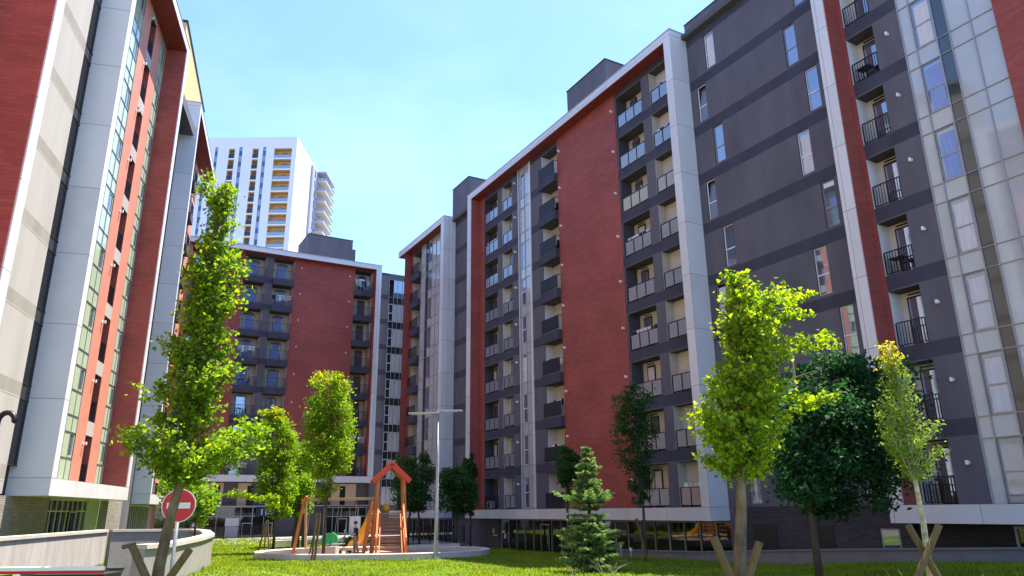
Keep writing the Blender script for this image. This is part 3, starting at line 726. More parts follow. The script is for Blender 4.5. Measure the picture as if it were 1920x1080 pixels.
for k in range(9): window(cw, 5.47, 6.16, LY, 3 * k + 1.14, 3 * k + 2.23, .03, 'green_glass_panel', 0, 'window_glass', .09)
cw = curtain_wall(Lb, 'curtain_wall', 10.22, 11.48, LY, 0, 26.75, [10.85], [z for k in range(10) for z in (3 * k - .75, 3 * k, 3 * k + 1.12)], wfun(10.85, 11.5), .007, .01)
for k in range(9): window(cw, 10.87, 11.46, LY, 3 * k + 1.14, 3 * k + 2.23, .03, 'green_glass_panel', 0, 'dark_glass', .14)
# set-back top storeys
a = MB(); a.box(-6, 12.6, 3.2, 10, 28, 33.5, 'lit_pale_render'); a.box(-6.2, 12.9, 2.9, 10, 33.5, 33.8, 'lit_pale_band'); a.build('penthouse', Lb)
# ground floor
a = MB()
a.box(-30, 4.3, LY + .05, 2.7, -5, -.655, 'light_stone'); a.box(4.3, 10.3, 2.0, 2.7, -5, -.655, 'grey_render')
a.box(10.3, 12.3, LY + .1, 2.7, -5, -.655, 'green_glass_panel'); a.box(12.3, 15.2, .9, 2.7, -5, -.655, 'light_stone'); a.box(15.2, 24, 2.4, 2.74, -5, 3, 'grey_render')
a.build('ground_floor_wall', Lb)
storefront(Lb, 4.3, 10.3, LY + .2, -3.6, -.66, .75, doors=((7.6, 8.6, -1.2),), fr='coping', mat='dark_glass', transom=-1.2)

# =================================================================== LEFT BLOCK (farther)
L2 = thing('apartment_building', 'taller apartment block behind the left one with a yellow penthouse above its white frame', 'apartment building', (-24.85, 51.45, CAM_Z + 1.27), R_(107.3))
N2 = 10; T2 = 30.3
a = MB(); l2h = [(x0, x1, 3 * k, 3 * k + HH) for (x0, x1) in ((3.6, 5.4), (8.0, 9.6)) for k in range(N2)]
wall_sheet(a, .5, 11.6, 0, T2 - .55, 1.2, l2h, lambda x, z: 'sunlit_red_wall' if x > 9.6 else 'red_brick'); a.box(0.1, 11.6, 2.75, 14, -5, T2 - .1, 'grey_render'); a.box(11.6, 11.64, 1.2, 14, -5, T2 - .6, 'sunlit_red_wall')  # sunlit far end of the wall painted in the lighter red
a.box(0.1, 11.6, 1.25, 2.75, T2 - .54, T2 - .1, 'roof_felt'); a.build('wall', L2)
frame_mesh(L2, 0, 14.3, T2, .5, .5, depth=1.3, sof=T2 - .55, right=False, soffit_to=1.25)
for (x0, x1) in ((3.6, 5.4), (8.0, 9.6)):
    for k in range(N2): balcony(L2, x0, x1, 1.2, 3 * k, HH, 1.3, 'bars', (.3, .9), 'cream_wall', None, None, .32)
a = MB(); a.box(-1.5, 12.8, 1.6, 8, T2, T2 + 6.2, 'ochre_wall'); a.box(-1.6, 12.9, 1.5, 8.1, T2 + 6.2, T2 + 6.35, 'dark_metal'); a.build('penthouse', L2)
a = MB(); a.box(-8, 11.6, 1.4, 2.7, -5, -.655, 'light_stone'); a.build('ground_floor_wall', L2)
storefront(L2, 0, 8, 1.2, -4, -.7, .8, fr='coping', mat='dark_glass')

# =================================================================== WHITE TOWER
Tb = thing('tower_block', 'tall white residential tower with ochre loggias rising behind the far block', 'tower', (-54.1, 165.2, 0), 0)
TT = 91.2 + CAM_Z
zk = [CAM_Z + 85.42 - 3.0 * k for k in range(0, 13)]
tc_ = [(-5.62, -1.2, 'wide'), (-11.1, -9.6, 'narrow'), (-17.1, -15.6, 'narrow')]
th = [(x0, x1, z, z + 2.62) for (x0, x1, t_) in tc_ for z in zk]
gs = [(-8.5, -7.7), (-14.5, -13.7), (-20.6, -19.9), (-23.1, -22.4)]
gz0, gz1 = 30, CAM_Z + 88.5
a = MB(); wall_sheet(a, -34, 0, 0, TT, 0, th + [(g[0], g[1], gz0, gz1) for g in gs], lambda x, z: 'tower_white')
a.box(-34, -.01, 2.2, 24, 0, TT - .02, 'tower_white'); a.face([(0, 0, 0), (0, 13.3, 0), (0, 13.3, TT), (0, 0, TT)], 'tower_white')
a.face([(-34, 0, TT), (0, 0, TT), (0, 13.3, TT), (-34, 13.3, TT)], 'roof_felt')
for yy in (3.4, 5.8, 7.6): a.box(0, .03, yy, yy + .18, 20, TT - 4.5 , 'tower_grey')
a.build('wall', Tb)
for g in gs:
    a = MB(); z = gz0
    while z < gz1 - .1:
        z2 = min(z + 1.5, gz1); a.face([(g[0], .12, z), (g[1], .12, z), (g[1], .12, z2 - .08), (g[0], .12, z2 - .08)], 'tower_strip' if int(z * 7) % 3 else 'window_glass')
        a.face([(g[0], .10, z2 - .08), (g[1], .10, z2 - .08), (g[1], .10, z2), (g[0], .10, z2)], 'mullion'); z += 1.5
    a.face([(g[0], 0, gz0), (g[0], .12, gz0), (g[0], .12, gz1), (g[0], 0, gz1)], 'tower_grey'); a.build('window_strip', Tb)
for (x0, x1, t_) in tc_:
    for z in zk:
        a = MB(); H_ = 2.62; dp = 1.6
        a.face([(x0, dp, z), (x1, dp, z), (x1, dp, z + H_), (x0, dp, z + H_)], 'tower_ochre' if t_ == 'wide' else 'tower_grey')
        a.face([(x0, 0, z), (x0, dp, z), (x0, dp, z + H_), (x0, 0, z + H_)], 'tower_ochre'); a.face([(x1, dp, z), (x1, 0, z), (x1, 0, z + H_), (x1, dp, z + H_)], 'tower_ochre')
        a.face([(x0, 0, z), (x1, 0, z), (x1, dp, z), (x0, dp, z)], 'floor_tile'); a.face([(x0, 0, z + H_), (x0, dp, z + H_), (x1, dp, z + H_), (x1, 0, z + H_)], 'tower_ochre')
        o = a.build('balcony', Tb)
        r = MB(); r.box(x0 + .02, x1 - .02, .04, .09, z + .95, z + 1.02, 'dark_metal')
        if t_ == 'wide':
            r.box(x0 + .02, x1 - .02, .055, .07, z + .02, z + .93, 'rail_glass')
        else: r.box(x0 + .02, x1 - .02, .055, .07, z + .02, z + .93, 'rail_grey')
        r.build('railing', o)
        d = MB(); c = (x0 + x1) / 2 + .1; hw = .65 if t_ == 'wide' else .4
        d.box(c - hw, c + hw, dp - .06, dp - .004, z + .02, z + 2.05, 'dark_metal'); d.box(c - hw + .1, c - .05, dp - .07, dp - .06, z + .1, z + 1.95, 'window_glass'); d.box(c + .05, c + hw - .1, dp - .07, dp - .06, z + .1, z + 1.95, 'window_glass')
        d.build('door', o)
# grey rear wing with projecting balcony slabs
a = MB(); a.box(-20, .55, 13.3, 24, 0, TT - 1.2, 'tower_grey')
a.build('rear_wing', Tb)
for k in range(10):
    z = TT - 4.2 - 3 * k
    a = MB(); a.box(.55, 3.1, 17.5, 27.5, z, z + .3, 'tower_cream'); a.box(-1, .55, 24, 27.5, z, z + .3, 'tower_cream'); o = a.build('balcony', Tb)
    r = MB(); r.box(3.02, 3.07, 17.5, 27.5, z + .31, z + 1.1, 'tower_strip'); r.box(.56, 3.0, 17.5, 17.55, z + .31, z + 1.1, 'tower_grey'); r.build('railing', o)
    d = MB(); d.box(.56, .62, 15.6, 16.2, z + .5, z + 2.6, 'tower_strip'); d.build('window', Tb)
a = MB(); a.box(.56, 3.1, 17.5, 27.5, TT - 1.6, TT - 1.2, 'tower_grey'); a.build('roof_slab', Tb)

# =================================================================== GROUND
def sst(a_, b_, x):
    t = min(1, max(0, (x - a_) / (b_ - a_))); return t * t * (3 - 2 * t)
def gh(x, y):
    h = .75 * (1 - sst(5, 36, y))
    h += .40 * sst(7, 15, x) * (1 - sst(24, 38, y))
    h += .45 * sst(-6, -10, x) * (1 - sst(24, 40, y)) * sst(10, 20, y)
    # falls a little towards the right-hand block
    q = (9.5462 - x) * .87 + (36.99 - y) * .493
    h -= .35 * (1 - sst(-1, 6, q)) * sst(36, 48, y)
    return h
cp = {k: at(u, v, d) for k, (u, v, d) in dict(A=(0, 1007, 22), B=(195, 993, 32), C=(300, 992, 34), E1=(365, 992, 34.5), E=(385, 994, 33), F=(392, 1001, 28), F2=(370, 1007, 23.5), G=(310, 1018, 19), H=(262, 1021, 18)).items()}
Z0 = cp['A']; extA = Z0 + (cp['A'] - cp['B']).normalized() * 14; extA.z = Z0.z
extH = Vector((-8.2, 8.0, cp['H'].z))
poly = [extA, cp['A'], cp['B'], cp['C'], cp['E1'], cp['E'], cp['F'], cp['F2'], cp['G'], cp['H'], extH]
def inside(x, y):
    c = False; n = len(poly)
    for i in range(n):
        a_, b_ = poly[i], poly[(i + 1) % n]
        if (a_.y > y) != (b_.y > y) and x < (b_.x - a_.x) * (y - a_.y) / (b_.y - a_.y) + a_.x: c = not c
    return c
def axis(lo, hi, fine0, fine1, step, big):
    v = [lo]
    while v[-1] < fine0: v.append(min(fine0, v[-1] + big))
    while v[-1] < fine1 - 1e-6: v.append(v[-1] + step)
    while v[-1] < hi: v.append(min(hi, v[-1] + big))
    return v
XX = axis(-1500, 1500, -30, 30, .5, 60); YY = axis(-300, 2500, -2, 60, .5, 60)
gv = [(x, y, gh(x, y)) for y in YY for x in XX]; gf = []
nx = len(XX)
for j in range(len(YY) - 1):
    for i in range(nx - 1):
        if abs(XX[i]) < 35 and 0 < YY[j] < 40 and all(inside(XX[i + p], YY[j + q]) for p in (0, 1) for q in (0, 1)): continue
        gf.append((j * nx + i, j * nx + i + 1, (j + 1) * nx + i + 1, (j + 1) * nx + i))
me = bpy.data.meshes.new('lawn_ground'); me.from_pydata(gv, [], gf); me.materials.append(MAT['lawn']); me.polygons.foreach_set('use_smooth', [True] * len(gf))
me.materials.append(MAT['far_ground'])
def _far(f):
    x = sum(gv[i][0] for i in f) / 4; y = sum(gv[i][1] for i in f) / 4
    return 1 if (x < -30 or x > 30 or y > 74 or y < -2) else 0
me.polygons.foreach_set('material_index', [_far(f) for f in gf])
g_ = bpy.data.objects.new('lawn_ground', me); COL.objects.link(g_); g_['kind'] = 'structure'
a = MB(); a.box(-40, -6, 2, 37, -3.0, -1.6, 'asphalt'); o = a.build('ramp_road'); o['kind'] = 'structure'
# pavement strip along the far block
a = MB(); fo = Vector((-15.558, 81.02, 0)); ex = Vector((.87, .493, 0)); ey = Vector((-.493, .87, 0))
def fl(t, r): q = fo + ex * t + ey * r; return (q.x, q.y, .02)
a.face([fl(-30, -7), fl(10, -7), fl(10, 2), fl(-30, 2)], 'paving'); o = a.build('pavement'); o['kind'] = 'structure'

# ---- ramp walls
def wall_path(name, pts, thick, zb, cap=.10, over=.05, label=None, mat='concrete', capm='coping'):
    a = MB(); c = MB(); n = len(pts)
    def off(i, d):
        p = pts[i]; t = (pts[min(i + 1, n - 1)] - pts[max(i - 1, 0)]); t.z = 0; t.normalize(); nn = Vector((-t.y, t.x, 0)); return p + nn * d
    for i in range(n - 1):
        for (bb, h, zz0, dz, mm) in ((a, thick / 2, None, -cap, mat), (c, thick / 2 + over, -cap + .001, 0, capm)):
            q = [off(i, -h), off(i + 1, -h), off(i + 1, h), off(i, h)]
            T = [Vector((p.x, p.y, p.z + dz)) for p in q]
            B = [Vector((p.x, p.y, (zb(i + (j in (1, 2))) if zz0 is None else p.z + zz0))) for j, p in enumerate(q)]
            bb.face(T, mm); bb.face([B[0], B[1], T[1], T[0]], mm); bb.face([B[2], B[3], T[3], T[2]], mm); bb.face(B[::-1], mm)
            if i == 0: bb.face([B[3], B[0], T[0], T[3]], mm)
            if i == n - 2: bb.face([B[1], B[2], T[2], T[1]], mm)
    o = a.build(name); k = c.build('coping', o); return tag(o, *label)
wall_path('retaining_wall', [extA, cp['A'], cp['B']], .3, lambda i: (-.2, .2, .45)[i], label=('sunlit board-marked concrete wing wall beside the garage ramp', 'retaining wall'))
pp = [cp['B'] + Vector((.15, .25, 0)), cp['C'], cp['E1'], cp['E'], cp['F'], cp['F2'], cp['G'], cp['H']]
wall_path('retaining_wall', pp, .3, lambda i: -1.7, label=('curved concrete wall with pale coping wrapping round the head of the ramp', 'retaining wall'), mat='concrete_smooth')

# ---- low terrace wall along the right block
a = MB(); c = MB()
def rl(x, y, z):   # right-block local -> world
    return Vector((9.5462 + .49309 * x + .86998 * y, 36.9905 - .86998 * x + .49309 * y, ZR + z))
pts = [(-6.2, -1.0, -2.14), (0, -1.0, -2.0), (7, -1.0, -1.63), (14.4, -1.0, -1.30), (26, -1.0, -.9)]
for i in range(len(pts) - 1):
    for (bb, w0, w1, dt, db, mm) in ((a, -.12, .12, -.06, -1.6, 'dark_concrete'), (c, -.17, .17, 0, -.059, 'dark_concrete')):
        P0, P1 = pts[i], pts[i + 1]
        T = [rl(P0[0], P0[1] + w0, P0[2] + dt), rl(P1[0], P1[1] + w0, P1[2] + dt), rl(P1[0], P1[1] + w1, P1[2] + dt), rl(P0[0], P0[1] + w1, P0[2] + dt)]
        B = [rl(P0[0], P0[1] + w0, P0[2] + db), rl(P1[0], P1[1] + w0, P1[2] + db), rl(P1[0], P1[1] + w1, P1[2] + db), rl(P0[0], P0[1] + w1, P0[2] + db)]
        bb.face(T, mm); bb.face([B[0], B[1], T[1], T[0]], mm); bb.face([B[2], B[3], T[3], T[2]], mm); bb.face(B[::-1], mm)
        if i == 0: bb.face([B[3], B[0], T[0], T[3]], mm)
o = a.build('terrace_wall'); c.build('coping', o); tag(o, 'low grey wall with coping in the shade along the foot of the right block', 'wall')

# =================================================================== PLAYGROUND
PC = Vector((-8.0, 43.6)); PRX, PRY = 6.6, 4.4
def ring_pt(t, k=0):
    return (PC.x + (PRX + k) * math.cos(t), PC.y + (PRY + k) * math.sin(t))
a = MB(); N = 96
prof = [(-.45, .02), (-.45, .27), (-.40, .30), (-.02, .30), (.0, .27), (.0, -.3)]
for i in range(N):
    t0, t1 = 2 * math.pi * i / N, 2 * math.pi * (i + 1) / N
    for j in range(len(prof) - 1):
        (k0, z0), (k1, z1) = prof[j], prof[j + 1]
        p = [(*ring_pt(t0, k0), z0), (*ring_pt(t1, k0), z0), (*ring_pt(t1, k1), z1), (*ring_pt(t0, k1), z1)]
        a.face(p, 'kerb_white')
o = a.build('sandpit_kerb'); tag(o, 'oval white concrete kerb round the play area', 'kerb')
a = MB(); a.face([(*ring_pt(2 * math.pi * i / N, -.44), .06) for i in range(N)], 'sand'); o = a.build('sand_surface'); o['kind'] = 'structure'
def curved_bench(name, pa, pb, bulge, h0, h1, th, label):
    a = MB(); n = 16; pa = Vector(pa); pb = Vector(pb); d = pb - pa; nn = Vector((-d.y, d.x)).normalized(); P = []
    for i in range(n + 1):
        t = i / n; q = pa + d * t + nn * bulge * math.sin(math.pi * t); P.append((q, nn, h0 + (h1 - h0) * t))
    for i in range(n):
        (q0, n0, a0), (q1, n1, a1) = P[i], P[i + 1]
        A = [(*q0, a0), (*q1, a1), (*(q1 + n1 * th), a1), (*(q0 + n0 * th), a0)]; Bz = [(x, y, -.2) for (x, y, z) in A]
        a.face(A, 'kerb_white'); a.face([Bz[0], Bz[1], A[1], A[0]], 'kerb_white'); a.face([Bz[2], Bz[3], A[3], A[2]], 'kerb_white')
        if i == 0: a.face([Bz[3], Bz[0], A[0], A[3]], 'kerb_white')
        if i == n - 1: a.face([Bz[1], Bz[2], A[2], A[1]], 'kerb_white')
    return tag(a.build(name), label, 'bench')
q0, q1 = at(500, 1036, 44.0), at(640, 1026, 43.6)
curved_bench('concrete_bench', (q0.x, 43.0), (q1.x, 42.2), 1.0, .28, .55, .5, 'curved white concrete seat wall in front of the green spring toy')
q0, q1 = at(524, 1006, 56), at(639, 1002, 56)
curved_bench('concrete_bench', (q0.x, 55), (q1.x, 57), .6, .42, .50, .6, 'pale concrete seat wall behind the swing on the lawn')
q0, q1 = at(622, 1012, 54), at(700, 1011, 53)
curved_bench('concrete_bench', (q0.x, 52.5), (q1.x, 52), .5, .25, .32, .5, 'low white kerb wall behind the person at the play tower')
q0, q1 = at(768, 1010, 49), at(800, 1016, 48)
curved_bench('concrete_bench', (q0.x, 48.6), (q1.x + 2, 49), .3, .3, .35, .5, 'short pale wall to the right of the play tower')

# ---- play tower with stair and red roof
pt = thing('play_tower', 'orange timber play tower with red gable roof and steep slatted stair', 'play tower', (-7.1, 43.4, .05), R_(13))
def seg(name, bars, mat, par, wx=.1, wy=.1):
    a = MB()
    for b_ in bars: a.bar(b_[0], b_[1], b_[2] if len(b_) > 2 else wx, b_[3] if len(b_) > 3 else wy, mat)
    return a.build(name, par, bevel=.008)
HT = 4.15
for (x, y) in ((-.78, 0), (.78, 0), (-.78, 1.3), (.78, 1.3)):
    xb = x * 1.22
    seg('post', [((xb, y, -.3), (x * .92, y, HT))], 'wood_orange', pt, .20, .18)
a = MB(); a.box(-.8, .8, .0, 1.35, 2.16, 2.24, 'wood_pale'); a.build('platform', pt)
# roof
for s in (-1, 1):
    a = MB(); P0 = Vector((0, -.25, 5.05)); P1 = Vector((s * 1.12, -.25, 4.02)); dd = Vector((0, 1.9, 0)); nrm = Vector((s * .67, 0, .74)) * .07
    p = [P0, P1, P1 + dd, P0 + dd]; q = [v + nrm for v in p]
    a.face(q if s > 0 else q[::-1], 'roof_red'); a.face(p[::-1] if s > 0 else p, 'wood_pale')
    for i in range(4): a.face([p[i], p[(i + 1) % 4], q[(i + 1) % 4], q[i]], 'roof_red')
    a.build('roof', pt)
    a = MB(); dn = -nrm.normalized() * .10; a.bar(P0 + dn + Vector((0, -.03, 0)), P1 + dn + Vector((0, -.03, 0)), .05, .24, 'roof_red'); a.build('barge_board', pt); a = MB(); a.bar(P0 + dn + Vector((0, 1.93, 0)), P1 + dn + Vector((0, 1.93, 0)), .05, .24, 'roof_red'); a.build('barge_board', pt)
seg('gable_brace', [((-.72, -.02, 4.05), (0, -.02, 4.85)), ((.72, -.02, 4.05), (0, -.02, 4.85)), ((-.72, 1.3, 4.05), (0, 1.3, 4.85)), ((.72, 1.3, 4.05), (0, 1.3, 4.85))], 'wood_orange', pt, .07, .12)
# stair
for s in (-1, 1):
    seg('stair_stringer', [((s * .55, -.05, 2.2), (s * .62, -1.55, -.1), .08, .26)], 'wood_orange', pt)
    seg('handrail', [((s * .66, .0, 3.15), (s * .80, -1.65, .75), .10, .20), ((s * .80, -1.65, .95), (s * .80, -1.65, -.2), .12, .12), ((s * .68, -.2, 2.0), (s * .78, -1.6, .2), .06, .16), ((s * .70, -.7, 2.2), (s * .70, -.7, 1.0), .07, .07)], 'wood_orange', pt)
for i in range(11):
    t = (i + .5) / 11; a = MB(); a.box(-.56, .56, -1.5 + 1.45 * t - .13, -1.5 + 1.45 * t + .13, .05 + 2.12 * t - .055, .05 + 2.12 * t + .055, 'wood_dark'); a.build('stair_tread', pt)
# ladder side (left) with rungs and open climbing wall
bars = [((-1.42, .1, -.2), (-1.0, .1, 2.9), .16, .16), ((-1.42, 1.1, -.2), (-1.0, 1.1, 2.9), .16, .16)]
seg('ladder_rail', bars, 'wood_orange', pt)
for i in range(8):
    z = .25 + i * .30; x = -1.38 + (z + .2) / 3.1 * .4; a = MB(); a.box(x - .14, x + .14, .0, 1.2, z - .07, z + .07, 'wood_orange'); a.build('ladder_rung', pt)
a = MB(); a.box(-.95, -.90, .1, 1.2, 2.3, 2.85, 'wood_orange'); a.box(.82, .87, .1, 1.2, 2.3, 2.95, 'wood_orange'); a.build('side_panel', pt)
for i in range(7):
    z = .3 + i * .28; a = MB(); a.box(.80, .93, .08, 1.22, z - .05, z + .05, 'wood_orange'); a.build('ladder_rung', pt)
# yellow slide head and chute at the back
a = MB(); a.tube([(-.18, .85, 2.32), (-.18, .85, 2.55), (-.12, .85, 2.72)], [.22, .24, .12], 'plastic_yellow', 12); a.build('slide_hood', pt, smooth=True)
a = MB()
for i in range(10):
    t0, t1 = i / 10, (i + 1) / 10
    f = lambda t: Vector((-.8 - 1.3 * t, 1.6 + 2.5 * t, 1.9 * (1 - t) ** 2 + .3))
    p0, p1 = f(t0), f(t1)
    for sx in (-.28, .28): a.bar(p0 + Vector((sx, 0, .1)), p1 + Vector((sx, 0, .1)), .04, .22, 'plastic_yellow')
    a.bar(p0, p1, .56, .03, 'plastic_yellow')
a.build('slide_chute', pt)

# ---- swing: A-frame, beam to the tower, hanging ropes
sw = thing('swing_frame', 'timber swing beam on an orange A-frame, running to the play tower', 'swing', (-12.2, 43.9, .05))
seg('leg', [((-.34, -.55, -.3), (.02, -.05, 3.0), .15, .15)], 'wood_orange', sw); seg('leg', [((.10, .75, -.3), (.06, .10, 3.0), .12, .12)], 'wood_pale', sw)
seg('top_beam', [((-.15, 0, 2.98), (4.35, -.15, 3.05), .13, .15)], 'wood_pale', sw)
seg('bracket', [((-.08, -.1, 2.75), (.16, -.1, 3.2), .24, .16)], 'wood_orange', sw)
for i, (x, dx) in enumerate(((.42, -.18), (1.35, -.08), (2.05, -.22), (3.05, -.1))):
    a = MB(); a.tube([(x, 0, 2.95), (x + dx, .0, .65)], .014, 'galvanised', 6); a.build('chain', sw)
for x in (.72, 2.4):
    a = MB(); a.box(x - .30, x + .30, -.12, .12, .60, .65, 'black_plastic'); a.build('seat', sw)

# ---- green spring toy
q = at(617, 1022, 46.5)
tg = thing('spring_rider', 'green plastic spring animal behind the seat wall', 'spring rider', (q.x, 46.5, .05))
a = MB(); prev = None
pl = [(-.55, .28), (-.42, .62), (-.15, .80), (.18, .84), (.45, .66), (.55, .34), (.35, .20), (-.30, .18)]
for yy in (-.13, .13):
    pass
f0 = [(x, -.13, z + .3) for x, z in pl]; f1 = [(x, .13, z + .3) for x, z in pl]
a.face(f0, 'plastic_green'); a.face(f1[::-1], 'plastic_green')
for i in range(len(pl)): j = (i + 1) % len(pl); a.face([f0[i], f1[i], f1[j], f0[j]], 'plastic_green')
a.build('body', tg, bevel=.03)
a = MB(); a.tube([(-.22, -.3, .75), (-.22, .3, .75)], .03, 'black_plastic', 8); a.tube([(.15, -.25, .50), (.15, .25, .50)], .03, 'black_plastic', 8); a.build('handle', tg)
a = MB(); a.tube([(.12 * math.cos(t * .9), .12 * math.sin(t * .9), .02 * t) for t in range(0, 24)], .02, 'dark_metal', 6); a.build('spring', tg)

# ---- person pushing a stroller
def skin(name, verts, edges, rads, mat, parent=None, sub=2):
    me = bpy.data.meshes.new(name); me.from_pydata(verts, edges, []); me.materials.append(MAT[mat])
    o = bpy.data.objects.new(name, me); COL.objects.link(o)
    if parent: o.parent = parent
    sk = o.modifiers.new('skin', 'SKIN'); sk.use_smooth_shade = True
    if not me.skin_vertices: me.skin_vertices.new(name='')
    for i, r in enumerate(rads):
        rx, ry = r if hasattr(r, '__len__') else (r, r)
        me.skin_vertices[0].data[i].radius = (rx, ry)
    me.skin_vertices[0].data[0].use_root = True
    ss = o.modifiers.new('sub', 'SUBSURF'); ss.levels = ss.render_levels = sub
    return o
qp = at(665, 1040, 43.2)
V = [(0, 0, .95), (0, 0, 1.15), (-.02, 0, 1.36), (-.02, 0, 1.47), (-.04, 0, 1.56), (-.05, 0, 1.66), (-.045, 0, 1.76),
     (0, .10, .90), (-.08, .11, .50), (-.02, .11, .09), (-.16, .11, .04),
     (0, -.10, .90), (.10, -.11, .50), (.22, -.11, .10), (.10, -.11, .03),
     (0, .20, 1.38), (.02, .24, 1.12), (-.22, .20, 1.02),
     (0, -.20, 1.38), (.02, -.24, 1.12), (-.22, -.20, 1.02)]
Ed = [(0, 1), (1, 2), (2, 3), (3, 4), (4, 5), (5, 6), (0, 7), (7, 8), (8, 9), (9, 10), (0, 11), (11, 12), (12, 13), (13, 14), (2, 15), (15, 16), (16, 17), (2, 18), (18, 19), (19, 20)]
Rd = [(.12, .15), (.11, .14), (.12, .17), .055, .055, .09, .075, .085, .06, .04, .035, .085, .06, .04, .035, .055, .042, .03, .055, .042, .03]
nb = len(V)
for (w_, s) in ((17, 1), (20, -1)):
    for f_, (dy, ln) in enumerate(((-.03, .055), (-.01, .068), (.012, .065), (.032, .05))):
        V.append((-.28, s * .20 + dy, 1.02)); V.append((-.28 - ln * .6, s * .20 + dy, 1.0 - .03)); Ed += [(w_, len(V) - 2), (len(V) - 2, len(V) - 1)]; Rd += [.011, .008]
    V.append((-.24, s * .20 - s * .05, .99)); Ed.append((w_, len(V) - 1)); Rd.append(.011)
person = skin('person', V, Ed, Rd, 'skin')
person.location = (qp.x, 43.2, .06); person.scale = (1.0, 1.0, 1.0)
tag(person, 'person in a dark navy top and khaki trousers standing behind a pushchair', 'person')
sh = [V[i] for i in (0, 1, 2, 15, 16, 18, 19)]
skin('shirt', [(0, 0, .90), (0, 0, 1.15), (-.02, 0, 1.40), (0, .20, 1.39), (.02, .245, 1.14), (0, -.20, 1.39), (.02, -.245, 1.14)], [(0, 1), (1, 2), (2, 3), (3, 4), (2, 5), (5, 6)], [(.165, .19), (.15, .175), (.16, .20), .085, .07, .085, .07], 'shirt_navy', person)
skin('trousers', [(0, 0, .93), (0, .10, .88), (-.08, .11, .50), (-.03, .11, .12), (0, -.10, .88), (.10, -.11, .50), (.21, -.11, .13)], [(0, 1), (1, 2), (2, 3), (0, 4), (4, 5), (5, 6)], [(.13, .15), .105, .08, .062, .105, .08, .062], 'trousers_khaki', person)
a = MB()
N_ = 10
for i in range(6):
    for j in range(N_):
        def hp(ii, jj):
            th_ = math.pi * .62 * ii / 6; ph = 2 * math.pi * jj / N_
            return (-.035 + .115 * math.sin(th_) * math.cos(ph), .102 * math.sin(th_) * math.sin(ph), 1.70 + .125 * math.cos(th_))
        a.face([hp(i, j), hp(i + 1, j), hp(i + 1, j + 1), hp(i, j + 1)], 'hair')
a.build('hair', person, smooth=True)
a = MB(); a.tube([(-.145, 0, 1.68), (-.165, 0, 1.655)], [.012, .02], 'skin', 6)
for s in (-1, 1): a.tube([(-.137, s * .035, 1.70), (-.142, s * .035, 1.70)], .010, 'hair', 6)
a.box(-.142, -.134, -.025, .025, 1.615, 1.623, 'sign_red'); a.build('face', person)
st = thing('pushchair', 'dark pushchair standing in front of the person at the playground', 'pushchair', (qp.x - .62, 43.2, .06))
for (x, y) in ((-.28, -.24), (-.28, .24), (.28, -.24), (.28, .24)):
    a = MB(); a.tube([(x, y - .02, .12), (x, y + .02, .12)], .12, 'black_plastic', 16); a.tube([(x, y - .025, .12), (x, y + .025, .12)], .05, 'galvanised', 10); a.build('wheel', st)
a = MB()
for y in (-.22, .22):
    a.tube([(.28, y, .12), (-.05, y, .55), (.42, y, 1.05)], .016, 'dark_metal', 6); a.tube([(-.28, y, .12), (.15, y, .62)], .016, 'dark_metal', 6)
a.tube([(.42, -.22, 1.05), (.42, .22, 1.05)], .018, 'black_plastic', 6); a.build('frame', st)
a = MB(); a.box(-.25, .12, -.19, .19, .45, .52, 'shirt_navy'); a.bar((.12, 0, .48), (.26, 0, .95), .38, .06, 'shirt_navy'); a.build('seat', st, bevel=.02)
a = MB()
for i in range(6):
    t0, t1 = R_(20 + i * 22), R_(42 + i * 22)
    a.face([(.12 + .3 * math.cos(t0), -.2, .72 + .3 * math.sin(t0)), (.12 + .3 * math.cos(t1), -.2, .72 + .3 * math.sin(t1)), (.12 + .3 * math.cos(t1), .2, .72 + .3 * math.sin(t1)), (.12 + .3 * math.cos(t0), .2, .72 + .3 * math.sin(t0))], 'black_plastic')
a.build('canopy', st)

# =================================================================== STREET FURNITURE
lp = thing('street_lamp', 'tall grey lamp post with two flat arms beside the sandpit', 'street lamp', (-4.08, 39.8, 0))
a = MB(); a.tube([(0, 0, -.2), (0, 0, 1.2), (0.0, 0, 7.45)], [.115, .105, .055], 'galvanised', 14); a.build('pole', lp, smooth=True)
a = MB(); a.tube([(0, 0, 0), (0, 0, .05)], [.22, .22], 'galvanised', 14); a.tube([(0, 0, .05), (0, 0, .9)], [.13, .125], 'galvanised', 14); a.build('base', lp)
a = MB(); a.box(-.09, .09, -.09, .09, 7.42, 7.62, 'galvanised'); a.build('arm_bracket', lp)
for (x0, x1, z, yy) in ((-1.6, -.09, 7.40, -.10), (.09, 1.3, 7.54, .1)):
    a = MB(); a.box(x0, x1, yy - .16, yy + .16, z, z + .09, 'galvanised'); a.box(x0 + .1, x1 - .3 * (1 if x0 > 0 else 1), yy - .13, yy + .13, z - .012, z, 'white_plastic'); a.build('lamp_head', lp, bevel=.015)

# no-entry sign
q = at(335, 948, 14.0); qb = at(324, 1085, 14.0)
ns = thing('no_entry_sign', 'round red no-entry sign with a white bar on a grey pole behind the left trunk', 'road sign', (q.x, 14.0, 0), R_(10))
a = MB(); a.tube([(-.03 + (qb.x - q.x) * .3, .05, .1), (0, .05, q.z + .25)], .035, 'galvanised', 12); a.build('pole', ns, smooth=True)
a = MB(); a.tube([(0, .012, q.z), (0, 0, q.z)], .30, 'sign_white', 48)
a.build('sign_plate', ns)
a = MB(); a.tube([(0, -.001, q.z), (0, -.005, q.z)], .283, 'sign_red', 48); a.build('red_disc', ns)
a = MB(); a.box(-.205, .205, -.009, -.0052, q.z - .052, q.z + .052, 'sign_white'); a.build('white_bar', ns)

